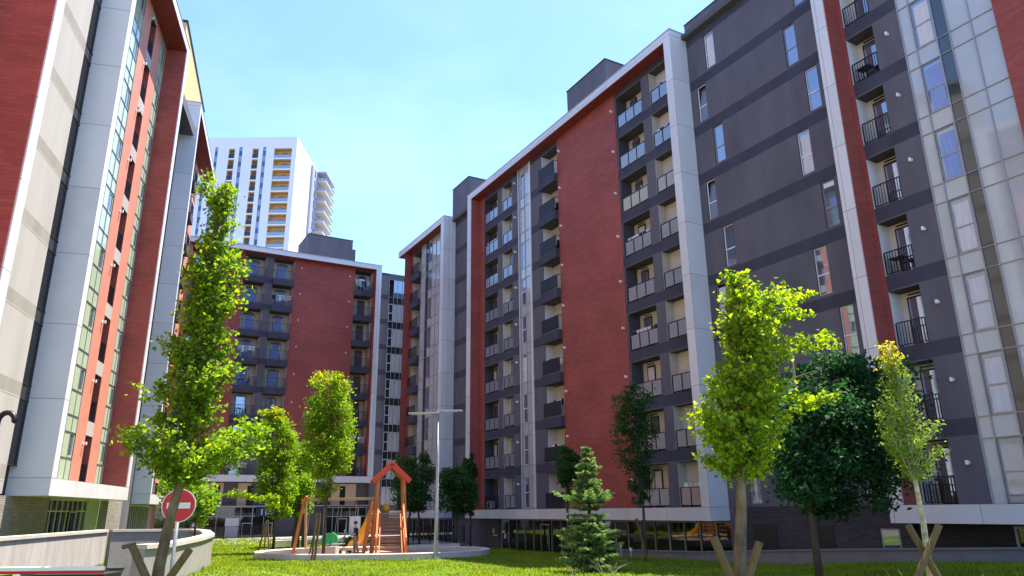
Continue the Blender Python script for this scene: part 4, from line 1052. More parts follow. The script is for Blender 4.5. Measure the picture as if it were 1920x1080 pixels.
# boom barrier at the ramp
q0 = at(196, 1068, 10.5); q1 = at(0, 1065.5, 10.5)
bb = thing('boom_barrier', 'red and white boom barrier lowered across the garage ramp', 'barrier', (q1.x - 1.6, 10.5, 0))
lx = q0.x - (q1.x - 1.6)
a = MB(); a.box(0, lx, -.03, .03, q0.z - .01, q0.z + .045, 'sign_white'); a.box(0, lx - .01, -.032, .028, q0.z - .045, q0.z - .011, 'sign_red'); a.build('boom', bb, bevel=.008)
a = MB(); a.box(-.3, .05, -.18, .18, gh(q1.x - 1.6, 10.5) - 2.2, q0.z + .1, 'sign_red'); a.box(-.32, .07, -.2, .2, q0.z + .1, q0.z + .14, 'galvanised'); a.build('housing', bb)
# black cabinet below boom
q = at(125, 1085, 11.5)
cb = MB(); cb.box(q.x - .48, q.x + .6, 11.4, 11.9, -1.7, at(100, 1076, 11.5).z, 'black_plastic'); o = cb.build('cabinet', bevel=.01); tag(o, 'black box partly hidden below the boom barrier', 'cabinet')
# dark bent pipes at the left edge
for i, (u0, v0, u1, v1, rr_) in enumerate(((30, 775, 6, 905, .075), )):
    D = 17.5
    pA, pB = at(u0, v0, D), at(u1, v1, D)
    o = thing('bent_vent_pipe', 'dark inverted-U metal pipe standing against the pale wall at the left edge', 'pipe', (pA.x, D, 0))
    a = MB(); path = [(0, 0, -1.5), (0, 0, pA.z - .25)]
    for k in range(9):
        t = math.pi * k / 8; path.append((-.20 + .20 * math.cos(t), 0, pA.z - .2 + .22 * math.sin(t)))
    path.append((-.40, 0, -1.5)); a.tube(path, .065, 'dark_metal', 10); a.build('pipe', o, smooth=True)

# bollards and small garden lights
for (u, v, D, lab, hh) in ((1164, 1024, 41.0, 'small grey bollard light near the spruce in the shade', .75), (1183, 1034, 40.0, 'short white bollard between the spruce and the terrace wall', .5), (647, 1000, 66, 'white bollard in front of the far glazed entrance', .9)):
    q = at(u, v, D); o = thing('bollard', lab, 'bollard', (q.x, D, gh(q.x, D)))
    a = MB(); a.tube([(0, 0, -.1), (0, 0, hh * .7)], .055, 'galvanised', 12); a.build('post', o); a = MB(); a.tube([(0, 0, hh * .7), (0, 0, hh)], .075, 'white_plastic', 12); a.build('lamp_head', o)

# railing fences in front of the far entrances
def fence(name, p0, p1, h, label, n):
    o = thing(name, label, 'fence', (p0[0], p0[1], .0)); d = Vector((p1[0] - p0[0], p1[1] - p0[1], 0)); L_ = d.length
    o.rotation_euler.z = math.atan2(d.y, d.x)
    a = MB(); a.box(0, L_, -.02, .02, h - .05, h, 'dark_metal'); a.box(0, L_, -.02, .02, .12, .16, 'dark_metal')
    k = 0
    while k < L_: a.box(k, k + .025, -.012, .012, .16, h - .05, 'dark_metal'); k += .13
    a.build('rail_panel', o)
    for i in range(n + 1):
        x = L_ * i / n; a = MB(); a.box(x - .04, x + .04, -.04, .04, 0, h + .05, 'dark_metal'); a.build('post', o)
f0, f1 = at(300, 1000, 66), at(500, 1000, 74)
fence('railing_fence', (f0.x, 66), (f1.x, 74), 1.15, 'black bar railing in front of the far shopfront', 7)
f0, f1 = at(775, 1000, 62), at(870, 1000, 60)
fence('railing_fence', (f0.x, 62), (f1.x, 60), 1.2, 'black bar railing in the shade behind the sandpit', 3)

# =================================================================== TREES
def leaf_mesh(name, P, size, mat, parent, kind='fan', up_bias=.3, mats=None, mat_idx=None, seed=1):
    """P (n,3) positions; every leaf is its own small polygon, folded a little"""
    rng = np.random.default_rng(seed); n = len(P)
    nrm = rng.normal(size=(n, 3)); nrm[:, 2] = np.abs(nrm[:, 2]) + up_bias; nrm /= np.linalg.norm(nrm, axis=1)[:, None]
    tt = rng.normal(size=(n, 3)); u = np.cross(nrm, tt); u /= np.linalg.norm(u, axis=1)[:, None]; v = np.cross(nrm, u)
    s = size * rng.uniform(.65, 1.2, n)[:, None]
    if kind == 'fan':
        sh_ = [(0, -.55, 0), (.52, .10, .10), (.40, .42, .02), (0, .30, -.08), (-.40, .42, .02), (-.52, .10, .10)]
    elif kind == 'oval':
        sh_ = [(0, -.6, 0), (.30, -.15, .08), (.24, .3, .05), (0, .62, -.08), (-.24, .3, .05), (-.30, -.15, .08)]
    else:
        sh_ = [(-.08, -.6, 0), (.08, -.6, 0), (.05, .6, 0), (-.05, .6, 0)]
    k = len(sh_); V = np.zeros((n, k, 3))
    for i, (a_, b_, c_) in enumerate(sh_): V[:, i] = P + s * (a_ * u + b_ * v + c_ * nrm)
    me = bpy.data.meshes.new(name); me.vertices.add(n * k); me.vertices.foreach_set('co', V.reshape(-1)); me.loops.add(n * k); me.polygons.add(n)
    me.loops.foreach_set('vertex_index', np.arange(n * k)); me.polygons.foreach_set('loop_start', np.arange(n) * k); me.polygons.foreach_set('loop_total', np.full(n, k))
    for mm in (mats or [mat]): me.materials.append(MAT[mm])
    if mat_idx is not None: me.polygons.foreach_set('material_index', mat_idx.astype(np.int32))
    me.update(calc_edges=True)
    o = bpy.data.objects.new(name, me); COL.objects.link(o); o.parent = parent; return o

def branchy_tree(name, label, cat, base, trunk, env, nbr, leaf_sz, mats, bark, dens=42, spur=.09, kind='fan', extra=(), group=None, seed=1, tr=.085, rise=(.35, 1.1), top_young=None, limb=None, skew=0, twist=.6):
    """trunk: list of (x,z) offsets; env: list of (z, left, right) crown half-widths"""
    rnd = random.Random(seed); o = thing(name, label, cat, base, 0, group)
    tp = [Vector((x, 0.02 * math.sin(i * 2.1), z)) for i, (x, z) in enumerate(trunk)]
    H0, H1 = env[0][0], env[-1][0]
    def trunk_at(z):
        for i in range(len(tp) - 1):
            if tp[i].z <= z <= tp[i + 1].z:
                t = (z - tp[i].z) / (tp[i + 1].z - tp[i].z); return tp[i].lerp(tp[i + 1], t)
        return tp[-1].copy() if z > tp[-1].z else tp[0].copy()
    def wid(z, ca):
        z = max(env[0][0], min(env[-1][0], z))
        for i in range(len(env) - 1):
            if env[i][0] <= z <= env[i + 1][0]:
                t = (z - env[i][0]) / max(1e-6, env[i + 1][0] - env[i][0]); l = env[i][1] + (env[i + 1][1] - env[i][1]) * t; r = env[i][2] + (env[i + 1][2] - env[i][2]) * t
                return l + (r - l) * (ca + 1) / 2
        return .2
    tb = MB(); rads = [tr * (1 - .80 * i / (len(tp) - 1)) for i in range(len(tp))]; tb.tube(tp, rads, bark, 12); tb.build('trunk', o, smooth=True)
    bb = MB(); P = []
    def add_branch(p0, p1, r0, d):
        p0 = Vector(p0); p1 = Vector(p1); ln = (p1 - p0).length; mid = p0.lerp(p1, .5) + Vector((rnd.uniform(-1, 1), rnd.uniform(-1, 1), -.6)) * ln * .07
        pts = []
        for i in range(7):
            t = i / 6; pts.append(p0 * (1 - t) ** 2 + mid * 2 * t * (1 - t) + p1 * t * t)
        bb.tube(pts, [r0 * .7 * (1 - .85 * i / 6) + .0015 for i in range(7)], bark, 5, cap=False)
        nl = int(d * ln) + 3
        for _ in range(nl):
            t = rnd.uniform(.12, 1.0); i = min(5, int(t * 6)); q = pts[i].lerp(pts[i + 1], t * 6 - i)
            sp = spur * (1.15 - .5 * t)
            P.append(q + Vector((rnd.gauss(0, sp), rnd.gauss(0, sp), rnd.gauss(.01, sp * .8))))
        return pts
    for b_ in range(nbr):
        z = H0 + (H1 - H0) * ((b_ + rnd.random()) / nbr) ** .92
        az = b_ * 2.399 + rnd.uniform(-.4, .4); ca, sa = math.cos(az), math.sin(az)
        zend = z; w_ = wid(z, ca) * rnd.uniform(.40, 1.22)
        rz_ = rnd.uniform(*rise) * w_
        z0 = max(H0 - .12, z - rz_); p0 = trunk_at(z0); c = trunk_at(z)
        p1 = Vector((c.x + w_ * ca, c.y + w_ * .85 * sa, z))
        pts = add_branch(p0, p1, max(.006, tr * .28), dens)
        if w_ > .3:
            for _ in range(2):
                i = rnd.choice([2, 3, 4]); a2 = az + rnd.choice([-1, 1]) * rnd.uniform(.4, 1.0); l2 = w_ * rnd.uniform(.3, .55)
                add_branch(pts[i], pts[i] + Vector((l2 * math.cos(a2), l2 * math.sin(a2), l2 * rnd.uniform(.2, .9))), tr * .12, dens * .8)
    for e in extra:
        p0 = trunk_at(e[0]); pts = [p0] + [Vector(q) for q in e[1]]
        for i in range(len(pts) - 1): add_branch(pts[i], pts[i + 1], tr * .25 / (i + 1), dens * e[2])
        for i in (1,):
            for _ in range(4):
                q = pts[-2].lerp(pts[-1], rnd.random()); add_branch(q, q + Vector((rnd.uniform(-.25, .25), rnd.uniform(-.25, .25), rnd.uniform(-.05, .3))), tr * .08, dens)
    bb.build('branches', o, smooth=True)
    P = np.array([tuple(p) for p in P]); idx = None
    if len(mats) > 1:
        hz = (P[:, 2] - H0) / max(.1, H1 - H0); pr = np.clip((hz - .72) * 3.2, .03, .95) if top_young is None else np.clip((hz - top_young) * 5, .02, .95)
        idx = (np.random.default_rng(seed).random(len(P)) < pr).astype(int)
    leaf_mesh('crown', P, leaf_sz, mats[0], o, kind, .25, mats, idx, seed)
    return o

# near ginkgo on the right
D = 8.6; bz_ = gh(2.5, D)
def rel(u, v, d, base): q = at(u, v, d); return (q.x - base[0], q.z - base[2])
b1 = (at(1388, 1085, D).x, D, bz_)
def env_px(rows, d, base):
    """rows: (v, u_left, u_trunk, u_right) in the photograph"""
    r = []
    for (v, ul, uc, ur) in rows:
        z = at(uc, v, d).z - base[2]; r.append((z, (at(uc, v, d).x - at(ul, v, d).x), (at(ur, v, d).x - at(uc, v, d).x)))
    return sorted(r)
def trunk_px(rows, d, base, bottom=-.3):
    t = [(at(u, v, d).x - base[0], at(u, v, d).z - base[2]) for (u, v) in rows]; t.sort(key=lambda q: q[1])
    return [(t[0][0], bottom)] + t
def ex_px(base, d, *pts):
    return [(at(u, v, d + dd).x - base[0], dd, at(u, v, d + dd).z - base[2]) for (u, v, dd) in pts]
rows = [(885, 1345, 1388, 1440), (850, 1320, 1388, 1480), (800, 1303, 1386, 1480), (750, 1312, 1384, 1480), (700, 1345, 1382, 1470), (650, 1350, 1382, 1478), (600, 1350, 1381, 1480), (560, 1358, 1380, 1470), (530, 1356, 1379, 1440), (508, 1362, 1378, 1405)]
ex1 = [(at(1383, 660, D).z - b1[2], ex_px(b1, D, (1480, 650, .1), (1575, 650, .2)), 1.3), (at(1383, 800, D).z - b1[2], ex_px(b1, D, (1470, 775, -.1), (1575, 742, -.2)), 1.5),
       (at(1383, 600, D).z - b1[2], ex_px(b1, D, (1460, 570, .1), (1525, 548, .2)), 1.6), (at(1383, 830, D).z - b1[2], ex_px(b1, D, (1330, 790, -.1), (1298, 768, -.15)), 1.3),
       (at(1383, 600, D).z - b1[2], ex_px(b1, D, (1450, 600, -.15), (1520, 590, -.2)), 1.2)]
branchy_tree('ginkgo_tree', 'near ginkgo on the right, lit yellow-green, with two long side shoots', 'tree', b1, trunk_px([(1388, 1085), (1389, 960), (1388, 880), (1386, 780), (1383, 650), (1379, 515)], D, b1),
             env_px(rows, D, b1), 125, .056, ['ginkgo_leaf'], 'bark', 98, .060, extra=ex1, seed=5, tr=.085)
# near ginkgo on the left
D = 11.0; b2 = (at(292, 1100, D).x, D, gh(-5, 11))
rows = [(892, 318, 341, 365), (865, 262, 345, 410), (835, 232, 350, 480), (800, 225, 355, 500), (778, 292, 358, 440), (755, 335, 360, 400), (720, 298, 362, 455), (690, 305, 364, 468), (650, 310, 368, 445), (610, 330, 372, 438), (570, 345, 378, 455), (530, 350, 384, 470), (480, 362, 392, 458), (430, 392, 402, 448), (395, 398, 412, 442), (370, 385, 418, 440), (345, 408, 425, 448)]
ex2 = [(at(345, 870, D).z - b2[2], ex_px(b2, D, (280, 820, .1), (232, 815, .15)), 1.4), (at(345, 850, D).z - b2[2], ex_px(b2, D, (430, 810, -.1), (505, 805, -.2)), 1.6), (at(345, 850, D).z - b2[2], ex_px(b2, D, (440, 840, .3), (500, 830, .4)), 1.4),
       (at(400, 400, D).z - b2[2], ex_px(b2, D, (398, 372, 0), (378, 352, .05)), 2.2), (at(360, 740, D).z - b2[2], ex_px(b2, D, (310, 735, .1), (272, 748, .1)), .8)]
branchy_tree('ginkgo_tree', 'tall ginkgo on the left leaning behind the no-entry sign', 'tree', b2, trunk_px([(292, 1100), (300, 1060), (322, 960), (345, 880), (358, 770), (370, 640), (392, 480), (412, 400), (425, 350)], D, b2),
             env_px(rows, D, b2), 190, .066, ['ginkgo_leaf_deep'], 'bark', 78, .080, extra=ex2, seed=11, tr=.095)
# thin young birch with yellow top
D = 12.5; b3 = (at(1745, 1080, D).x, D, gh(6.5, 12.5))
rows = [(890, 1690, 1712, 1735), (850, 1670, 1706, 1752), (800, 1658, 1700, 1745), (760, 1652, 1692, 1720), (720, 1650, 1684, 1700), (680, 1646, 1674, 1692), (640, 1650, 1664, 1680)]
branchy_tree('birch_tree', 'thin young tree with a pale leaning trunk and yellow top at the right', 'tree', b3, trunk_px([(1745, 1080), (1730, 980), (1716, 900), (1700, 800), (1684, 720), (1664, 645)], D, b3),
             env_px(rows, D, b3), 80, .046, ['birch_leaf', 'young_leaf'], 'bark_birch', 120, .06, seed=21, tr=.060, top_young=.72, rise=(1.0, 2.4), kind='oval')

def lumpy_tree(name, label, base, H, trunk_h, lumps, nleaf, leaf_sz, mats, bark, tr=.1, kind='oval', seed=1, group=None, young=.8, trunks=((0, 0),), limbs=7, shell=.55):
    """lumps: (x, y, z, rx, ry, rz) clumps; leaves sit mostly on the clumps' outer shells so gaps stay open"""
    rnd = random.Random(seed); rng = np.random.default_rng(seed); o = thing(name, label, 'tree', base, 0, group)
    for (tx, ty) in trunks:
        t = MB(); t.tube([(tx, ty, -.3), (tx * .9, ty, trunk_h * .5), (tx * .5, ty * .5, trunk_h), (0, 0, H * .85)], [tr, tr * .85, tr * .7, tr * .2], bark, 10); t.build('trunk', o, smooth=True)
    bb = MB()
    for (x, y, z, rx, ry, rz) in lumps:
        for _ in range(2):
            e = Vector((x + rnd.uniform(-.5, .5) * rx, y + rnd.uniform(-.5, .5) * ry, z + rnd.uniform(-.3, .6) * rz))
            z0 = max(trunk_h * .6, z - rz * 1.3); bb.tube([(0, 0, z0), (e.x * .5, e.y * .5, z0 + (e.z - z0) * .45), tuple(e)], [tr * .3, tr * .18, .01], bark, 5, cap=False)
    bb.build('branches', o, smooth=True)
    vol = np.array([l[3] * l[4] + l[3] * l[5] for l in lumps]); vol /= vol.sum(); Ps = []
    for l, v in zip(lumps, vol):
        n = int(nleaf * v)
        # sub-clumps on the surface of the lump
        ns_ = max(5, int(14 * v * len(lumps))); d = rng.normal(size=(ns_, 3)); d /= np.linalg.norm(d, axis=1)[:, None]; rr2 = rng.uniform(shell, 1.25, ns_)[:, None]
        c = d * rr2 * np.array(l[3:6]) + np.array(l[0:3]); pick = rng.integers(0, ns_, n)
        sz = np.mean(l[3:6]) * .30
        Ps.append(c[pick] + rng.normal(size=(n, 3)) * sz * np.array([1, 1, .75]))
    P = np.vstack(Ps); lo = min(l[0] - l[3] * 1.25 for l in lumps); hi = max(l[0] + l[3] * 1.25 for l in lumps); P = P[(P[:, 0] > lo) & (P[:, 0] < hi)]; idx = None
    if len(mats) > 1:
        hz = P[:, 2] / H; idx = (rng.random(len(P)) < np.clip((hz - young) * 5, .02, .9)).astype(int)
    leaf_mesh('crown', P, leaf_sz, mats[0], o, kind, .35, mats, idx, seed); return o
def lumps_px(rows, d, base, depth=1.0, jit=.12, seed=0, per=2):
    """rows (v, u_left, u_right) -> clumps filling that outline"""
    rnd = random.Random(seed); out_ = []
    for i, (v, ul, ur) in enumerate(rows):
        A, B = at(ul, v, d), at(ur, v, d); W = (B.x - A.x); zc = (A.z + B.z) / 2 - base[2]
        dz = abs(at(ul, rows[min(i + 1, len(rows) - 1)][0], d).z - at(ul, rows[max(i - 1, 0)][0], d).z) / 2
        k = per if W > dz * 1.1 else 1
        for j in range(k):
            cx = A.x + W * (j + .5) / k - base[0]; out_.append((cx + rnd.uniform(-1, 1) * jit, rnd.uniform(-.4, .4) * W * .5 * depth if k > 1 else 0, zc + rnd.uniform(-1, 1) * jit, W / k * .56, W * .42 * depth, dz * .75))
    return out_
# columnar hornbeams, sunlit, in the middle distance
D = 42; q = at(606, 1040, D); base = (q.x, D, 0)
rows = [(712, 590, 645), (745, 590, 655), (785, 578, 652), (820, 575, 660), (860, 580, 655), (895, 588, 640), (925, 592, 625)]
lumpy_tree('columnar_tree', 'bright columnar tree with yellow tips standing in front of the red brick panel', base, 10.6, 3.2, lumps_px(rows, D, base, seed=3), 17000, .125, ['hornbeam_leaf', 'young_leaf'], 'bark_dark', .10, seed=31, group='columnar trees round the playground', young=.84)
D = 47; q = at(512, 1030, D); base = (q.x, D, 0)
rows = [(778, 495, 535), (805, 490, 540), (835, 492, 548), (865, 488, 545), (895, 490, 548), (925, 492, 545), (955, 500, 540)]
lumpy_tree('columnar_tree', 'slender yellow-tipped tree to the left of the columnar tree, propped by stakes', base, 9.2, 2.6, lumps_px(rows, D, base, seed=4), 15000, .13, ['hornbeam_leaf', 'young_leaf'], 'bark_dark', .10, seed=32, group='columnar trees round the playground', young=.84)
D = 54; q = at(558, 1020, D); base = (q.x, D, 0)
rows = [(845, 540, 578), (875, 535, 582), (905, 530, 585), (935, 528, 580), (958, 540, 575)]
lumpy_tree('broadleaf_tree', 'bushy bright tree between the two yellow-tipped trees', base, 7.8, 2.2, lumps_px(rows, D, base, seed=5), 12000, .15, ['hornbeam_leaf'], 'bark_dark', .13, seed=33, trunks=((0, 0), (.35, .1), (-.3, -.1)))
# low bright shoots on the left
D = 33; q = at(440, 1030, D); base = (q.x, D, 0)
# tree behind the sign
D = 30; q = at(365, 1000, D); base = (q.x, D, .2)
rows = [(905, 305, 385), (930, 300, 392), (955, 335, 395), (975, 345, 388)]
lumpy_tree('broadleaf_tree', 'small green tree just behind the no-entry sign and curved wall', base, 4.6, .9, lumps_px(rows, D, base, seed=6), 5200, .11, ['hornbeam_leaf'], 'bark_dark', .07, seed=34)
D = 45; q = at(506, 1036, D); base = (q.x, D, gh(q.x, D))
b5 = base
branchy_tree('sapling', 'thin sapling with one long bright horizontal shoot across the far entrance', 'tree', base, [(0, -.2), (-.02, 1.2), (-.03, at(490, 935, D).z - base[2])], [(at(490, 950, D).z - base[2], .4, .3), (at(490, 925, D).z - base[2], .5, .3)], 10, .13, ['ginkgo_leaf'], 'bark_dark', 38, .13,
             extra=[(at(490, 935, D).z - base[2], ex_px(base, D, (455, 932, .1), (418, 928, .2)), 1.5), (at(490, 940, D).z - base[2], ex_px(base, D, (460, 928, -.1), (438, 925, -.1)), 1.6)], seed=35, tr=.025)
# shaded trees near the right block
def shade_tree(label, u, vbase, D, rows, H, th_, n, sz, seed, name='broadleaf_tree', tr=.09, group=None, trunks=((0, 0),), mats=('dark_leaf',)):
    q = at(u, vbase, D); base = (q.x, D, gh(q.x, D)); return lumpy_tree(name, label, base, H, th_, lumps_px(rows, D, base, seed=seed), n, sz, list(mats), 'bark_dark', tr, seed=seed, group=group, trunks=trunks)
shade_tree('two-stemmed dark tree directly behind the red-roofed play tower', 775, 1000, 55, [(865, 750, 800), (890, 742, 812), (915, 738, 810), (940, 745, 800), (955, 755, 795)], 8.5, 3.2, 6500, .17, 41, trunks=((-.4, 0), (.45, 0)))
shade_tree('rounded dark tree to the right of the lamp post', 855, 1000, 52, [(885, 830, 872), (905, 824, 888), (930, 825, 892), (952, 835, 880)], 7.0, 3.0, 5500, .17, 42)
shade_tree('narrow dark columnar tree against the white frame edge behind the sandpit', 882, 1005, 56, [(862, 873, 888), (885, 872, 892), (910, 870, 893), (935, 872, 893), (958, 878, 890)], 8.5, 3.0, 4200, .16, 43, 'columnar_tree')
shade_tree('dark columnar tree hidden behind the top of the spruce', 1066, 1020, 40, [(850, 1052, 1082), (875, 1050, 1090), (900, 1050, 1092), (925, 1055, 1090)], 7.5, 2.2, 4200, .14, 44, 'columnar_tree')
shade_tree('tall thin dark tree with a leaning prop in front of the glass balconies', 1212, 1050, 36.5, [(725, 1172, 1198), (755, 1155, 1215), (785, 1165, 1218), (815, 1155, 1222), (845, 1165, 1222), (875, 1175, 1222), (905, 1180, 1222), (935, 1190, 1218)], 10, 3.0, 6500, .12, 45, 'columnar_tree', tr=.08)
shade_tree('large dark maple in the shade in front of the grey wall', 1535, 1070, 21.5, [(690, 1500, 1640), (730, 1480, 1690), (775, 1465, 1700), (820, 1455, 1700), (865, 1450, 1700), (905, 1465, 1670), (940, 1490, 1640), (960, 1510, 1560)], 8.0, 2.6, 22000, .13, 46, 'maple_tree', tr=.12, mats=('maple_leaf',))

# ---- spruce
def spruce(base, H, Rb_, label, seed=3):
    rnd = random.Random(seed); o = thing('spruce_tree', label, 'tree', base)
    t = MB(); t.tube([(0, 0, -.2), (0.03, 0, H * .5), (-.12, 0, H)], [.10, .06, .012], 'bark_dark', 10); t.build('trunk', o, smooth=True)
    bb = MB(); P = []; U = []; Lh = []
    nl = 22
    for i in range(nl):
        f = min(1, max(0, (i + rnd.uniform(-.2, .2)) / (nl - 1))); z = .25 + f * (H - .35)
        gap = .72 if .38 < f < .47 or .66 < f < .72 else 1.0
        w_ = Rb_ * (1 - f) ** .72 * rnd.uniform(.68, 1.22) * gap + .10
        if .48 < f < .62: w_ *= 1.22
        nb_ = int(6 + 5 * (1 - f))
        for j in range(nb_):
            az = j * 2 * math.pi / nb_ + i * 1.3 + rnd.uniform(-.25, .25); l = w_ * rnd.uniform(.50, 1.30)
            zr = l * (.30 if f > .45 else .05) + rnd.uniform(-.06, .1)
            tip = Vector((l * math.cos(az), l * math.sin(az), z + zr)); p0 = Vector((0, 0, z)); mid = p0.lerp(tip, .5) + Vector((0, 0, -.10 * l))
            pts = [p0 * (1 - s) ** 2 + mid * 2 * s * (1 - s) + tip * s * s for s in (0, .25, .5, .75, 1)]
            bb.tube(pts, [.018, .014, .01, .007, .003], 'bark_dark', 4, cap=False)
            m_ = int(10 + l * 27)
            for k in range(m_):
                s = .15 + .85 * (k + rnd.random()) / m_; ii = min(3, int(s * 4)); c = pts[ii].lerp(pts[ii + 1], s * 4 - ii)
                side = 1 if k % 2 else -1; tw = (.26 * (1 - s) + .10) * l ** .4 * rnd.uniform(.7, 1.2)
                dirv = (Vector((math.cos(az + side * .85), math.sin(az + side * .85), rnd.uniform(-.15, .22))))
                for q_ in range(5):
                    e = c + dirv * tw * q_ / 4
                    for _ in range(3):
                        P.append(tuple(e)); d2 = (dirv + Vector((rnd.uniform(-.9, .9), rnd.uniform(-.9, .9), rnd.uniform(-.6, .7)))).normalized(); U.append(tuple(d2)); Lh.append((z / H, s, q_ / 4))
    bb.build('branches', o, smooth=True)
    P = np.array(P); U = np.array(U); Lh = np.array(Lh); n = len(P); rng = np.random.default_rng(seed)
    W_ = np.cross(U, rng.normal(size=(n, 3))); W_ /= np.linalg.norm(W_, axis=1)[:, None]
    ln = rng.uniform(.07, .12, n)[:, None]; wd = .017
    V_ = np.stack([P - W_ * wd, P + W_ * wd, P + U * ln], axis=1)
    me = bpy.data.meshes.new('crown'); me.vertices.add(n * 3); me.vertices.foreach_set('co', V_.reshape(-1)); me.loops.add(n * 3); me.polygons.add(n)
    me.loops.foreach_set('vertex_index', np.arange(n * 3)); me.polygons.foreach_set('loop_start', np.arange(n) * 3); me.polygons.foreach_set('loop_total', np.full(n, 3))
    me.materials.append(MAT['spruce_needle']); me.materials.append(MAT['spruce_tip_lit'])
    tip_ = (rng.random(n) < np.clip(Lh[:, 1] * .8 + Lh[:, 2] * .4 - .45, 0, .75)).astype(np.int32); me.polygons.foreach_set('material_index', tip_)
    me.update(calc_edges=True); c = bpy.data.objects.new('crown', me); COL.objects.link(c); c.parent = o
q = at(1108, 1072, 29.5)
spruce((q.x, 29.5, gh(q.x, 29.5)), at(1085, 840, 29.5).z - gh(q.x, 29.5), 1.25, 'young spruce with sunlit tips standing on the edge of the shade')

# ---- stakes
def stake(u0, v0, u1, v1, D, r, label, base_z, flat=False, dd=0):
    p0 = at(u0, v0, D); p1 = at(u1, v1, D + dd); d = (p0 - p1).normalized()
    if d.z > -.05: d.z = -.05
    t = (p1.z - base_z) / -d.z; pb = p1 + d * t
    o = MB(); n = 12
    o.tube([tuple(pb - Vector((pb.x, pb.y, 0))), tuple(p1 - Vector((pb.x, pb.y, 0)))], [r, r * .95], 'stake_wood', n)
    x = o.build('stake', smooth=False, bevel=.004); x.location = (pb.x, pb.y, 0); x.data.transform(Matrix.Translation((0, 0, 0)))
    return tag(x, label, 'stake', 'tree stakes')
g = 'tree stakes'
gb = gh(2.5, 8.6) - .2
stake(1368, 1078, 1338, 1008, 8.3, .050, 'left of the two round stakes at the near right ginkgo trunk', gb)
stake(1405, 1078, 1424, 1016, 8.3, .045, 'right of the two round stakes at the near right ginkgo trunk', gb)
gb = gh(-5, 11) - .2
stake(272, 1078, 248, 1024, 10.6, .055, 'left stake in front of the no-entry sign trunk', gb)
stake(322, 1078, 356, 1030, 10.6, .055, 'right stake leaning away from the no-entry sign trunk', gb)
stake(238, 1024, 254, 1020, 10.6, .03, 'short crosspiece on top of the stake at the no-entry sign trunk', at(238, 1026, 10.6).z)
gb = gh(6.5, 12.5) - .2
stake(1730, 1032, 1703, 985, 12.2, .055, 'left stake crossing behind the thin pale trunk', gb)
stake(1722, 1078, 1761, 984, 12.0, .055, 'right stake crossing in front of the thin pale trunk', gb)
stake(591, 1045, 600, 963, 39.5, .07, 'pale upright stake in front of the bright columnar tree', -.2)
stake(585, 1046, 594, 963, 39.3, .06, 'dark stake leaning left at the bright columnar tree', -.2)
stake(579, 1044, 592, 985, 39.6, .04, 'thin leftmost stake at the bright columnar tree', -.2)
stake(504, 1035, 502, 975, 45.5, .05, 'upright stake at the slender yellow-tipped tree', -.2)
stake(484, 1034, 500, 977, 45.3, .05, 'left leaning stake at the slender yellow-tipped tree', -.2)
stake(495, 1036, 500, 980, 45.0, .05, 'middle stake at the slender yellow-tipped tree', -.2)
stake(1215, 1054, 1193, 972, 36.2, .06, 'grey prop leaning against the thin dark tree', -.2)

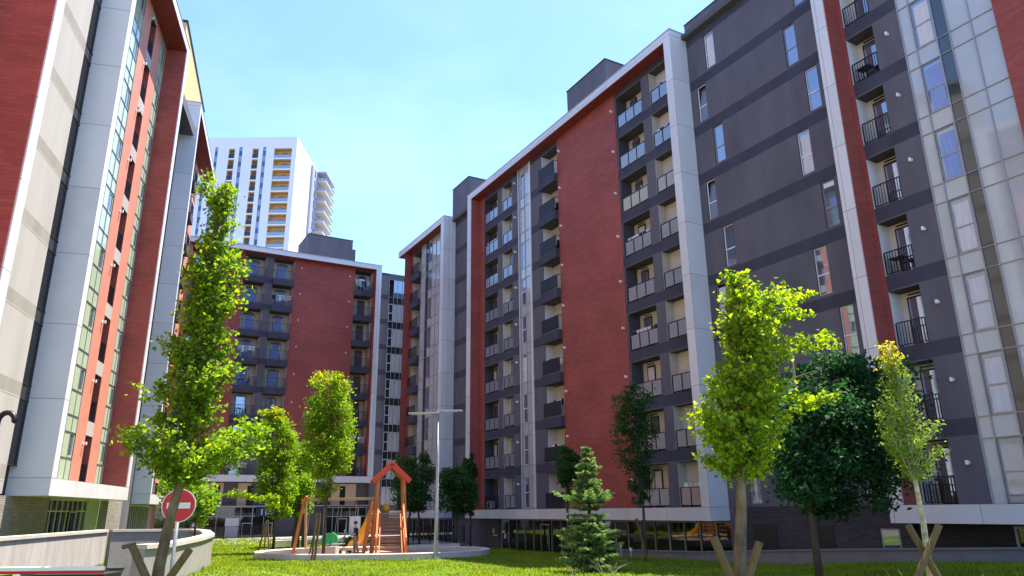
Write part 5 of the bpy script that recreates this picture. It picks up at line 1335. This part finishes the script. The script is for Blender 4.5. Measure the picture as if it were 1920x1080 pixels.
# =================================================================== GRASS AND WEEDS
def blades(name, n, area, hmin, hmax, mat, seed, wid=.012, keep=None):
    rng = np.random.default_rng(seed); x0, x1, y0, y1 = area
    # denser close to the camera
    yy = y0 + (y1 - y0) * rng.random(n) ** 1.5; xx = rng.uniform(x0, x1, n)
    m_ = np.array([abs(x) < y * .75 and not inside(x, y) and ((x - PC.x) / (PRX + .1)) ** 2 + ((y - PC.y) / (PRY + .1)) ** 2 > 1 and (9.5 - x) * .87 + (37 - y) * .493 > -.2 for x, y in zip(xx, yy)])
    xx, yy = xx[m_], yy[m_]; n = len(xx); zz = np.array([gh(x, y) for x, y in zip(xx, yy)])
    B = np.stack([xx, yy, zz], 1); h = rng.uniform(hmin, hmax, n)[:, None] * (1 + .35 * np.sin(xx * .9 + 2 * np.sin(yy * .7)))[:, None]
    az = rng.uniform(0, 2 * np.pi, n); t = np.stack([np.cos(az), np.sin(az), np.zeros(n)], 1) * wid * (1 + yy / 25)[:, None]
    ln = np.stack([rng.normal(0, .45, n), rng.normal(0, .45, n), np.ones(n)], 1)
    V_ = np.stack([B - t, B + t, B + ln * h], axis=1)
    me = bpy.data.meshes.new(name); me.vertices.add(n * 3); me.vertices.foreach_set('co', V_.reshape(-1)); me.loops.add(n * 3); me.polygons.add(n)
    me.loops.foreach_set('vertex_index', np.arange(n * 3)); me.polygons.foreach_set('loop_start', np.arange(n) * 3); me.polygons.foreach_set('loop_total', np.full(n, 3))
    me.materials.append(MAT[mat]); me.update(calc_edges=True); o = bpy.data.objects.new(name, me); COL.objects.link(o); return o
o = blades('grass', 150000, (-30, 22, 15, 46), .05, .11, 'grass_blade', 3); tag(o, 'bright short grass of the lawn', 'grass', kind='stuff')
o = blades('grass', 40000, (-30, 22, 44, 72), .06, .11, 'grass_blade', 5, .02); tag(o, 'short grass on the far lawn', 'grass', kind='stuff')
rng = np.random.default_rng(9); cl = []
for _ in range(420):
    x, y = rng.uniform(-6, 14), rng.uniform(24, 36)
    if inside(x, y): continue
    c = np.array([x, y, gh(x, y) + .05]); cl.append(c + rng.normal(size=(22, 3)) * np.array([.12, .12, .04]))
P = np.vstack(cl); o = leaf_mesh('clover', P, .045, 'weed_leaf', None, 'oval', .8, seed=4); tag(o, 'clover and low weeds scattered over the lawn edge', 'ground cover', kind='stuff')
def weed(u, v, D, h, label, n=16, mat='dry_stem', spread=.25, seed=1):
    q = at(u, v, D); z = gh(q.x, D); rnd = random.Random(seed); a = MB()
    for i in range(n):
        dx, dy = rnd.gauss(0, spread * .5), rnd.gauss(0, spread * .5); ex_, ey_ = dx + rnd.gauss(0, spread), dy + rnd.gauss(0, spread); hh = h * rnd.uniform(.5, 1.1)
        a.tube([(dx, dy, -.03), (dx + (ex_ - dx) * .4, dy + (ey_ - dy) * .4, hh * .6), (ex_, ey_, hh)], [.006, .004, .002], mat, 4, cap=False)
    o = a.build('tall_weed'); o.location = (q.x, D, z); return tag(o, label, 'weed', 'tall dry weeds in the grass')
weed(1075, 1065, 27.5, .45, 'dry grass stems to the left below the spruce', 6, seed=2); weed(1135, 1068, 27.2, .50, 'tangle of pale stems to the right below the spruce', 16, spread=.35, seed=3)
weed(1750, 1085, 11.2, .75, 'bare twiggy shoots round the foot of the thin pale tree', 26, spread=.35, seed=4)
q = at(1004, 1035, 34); weed(1004, 1040, 34, .55, 'airy weed standing in the shaded grass left of the spruce', 9, 'weed_leaf', .25, 5)
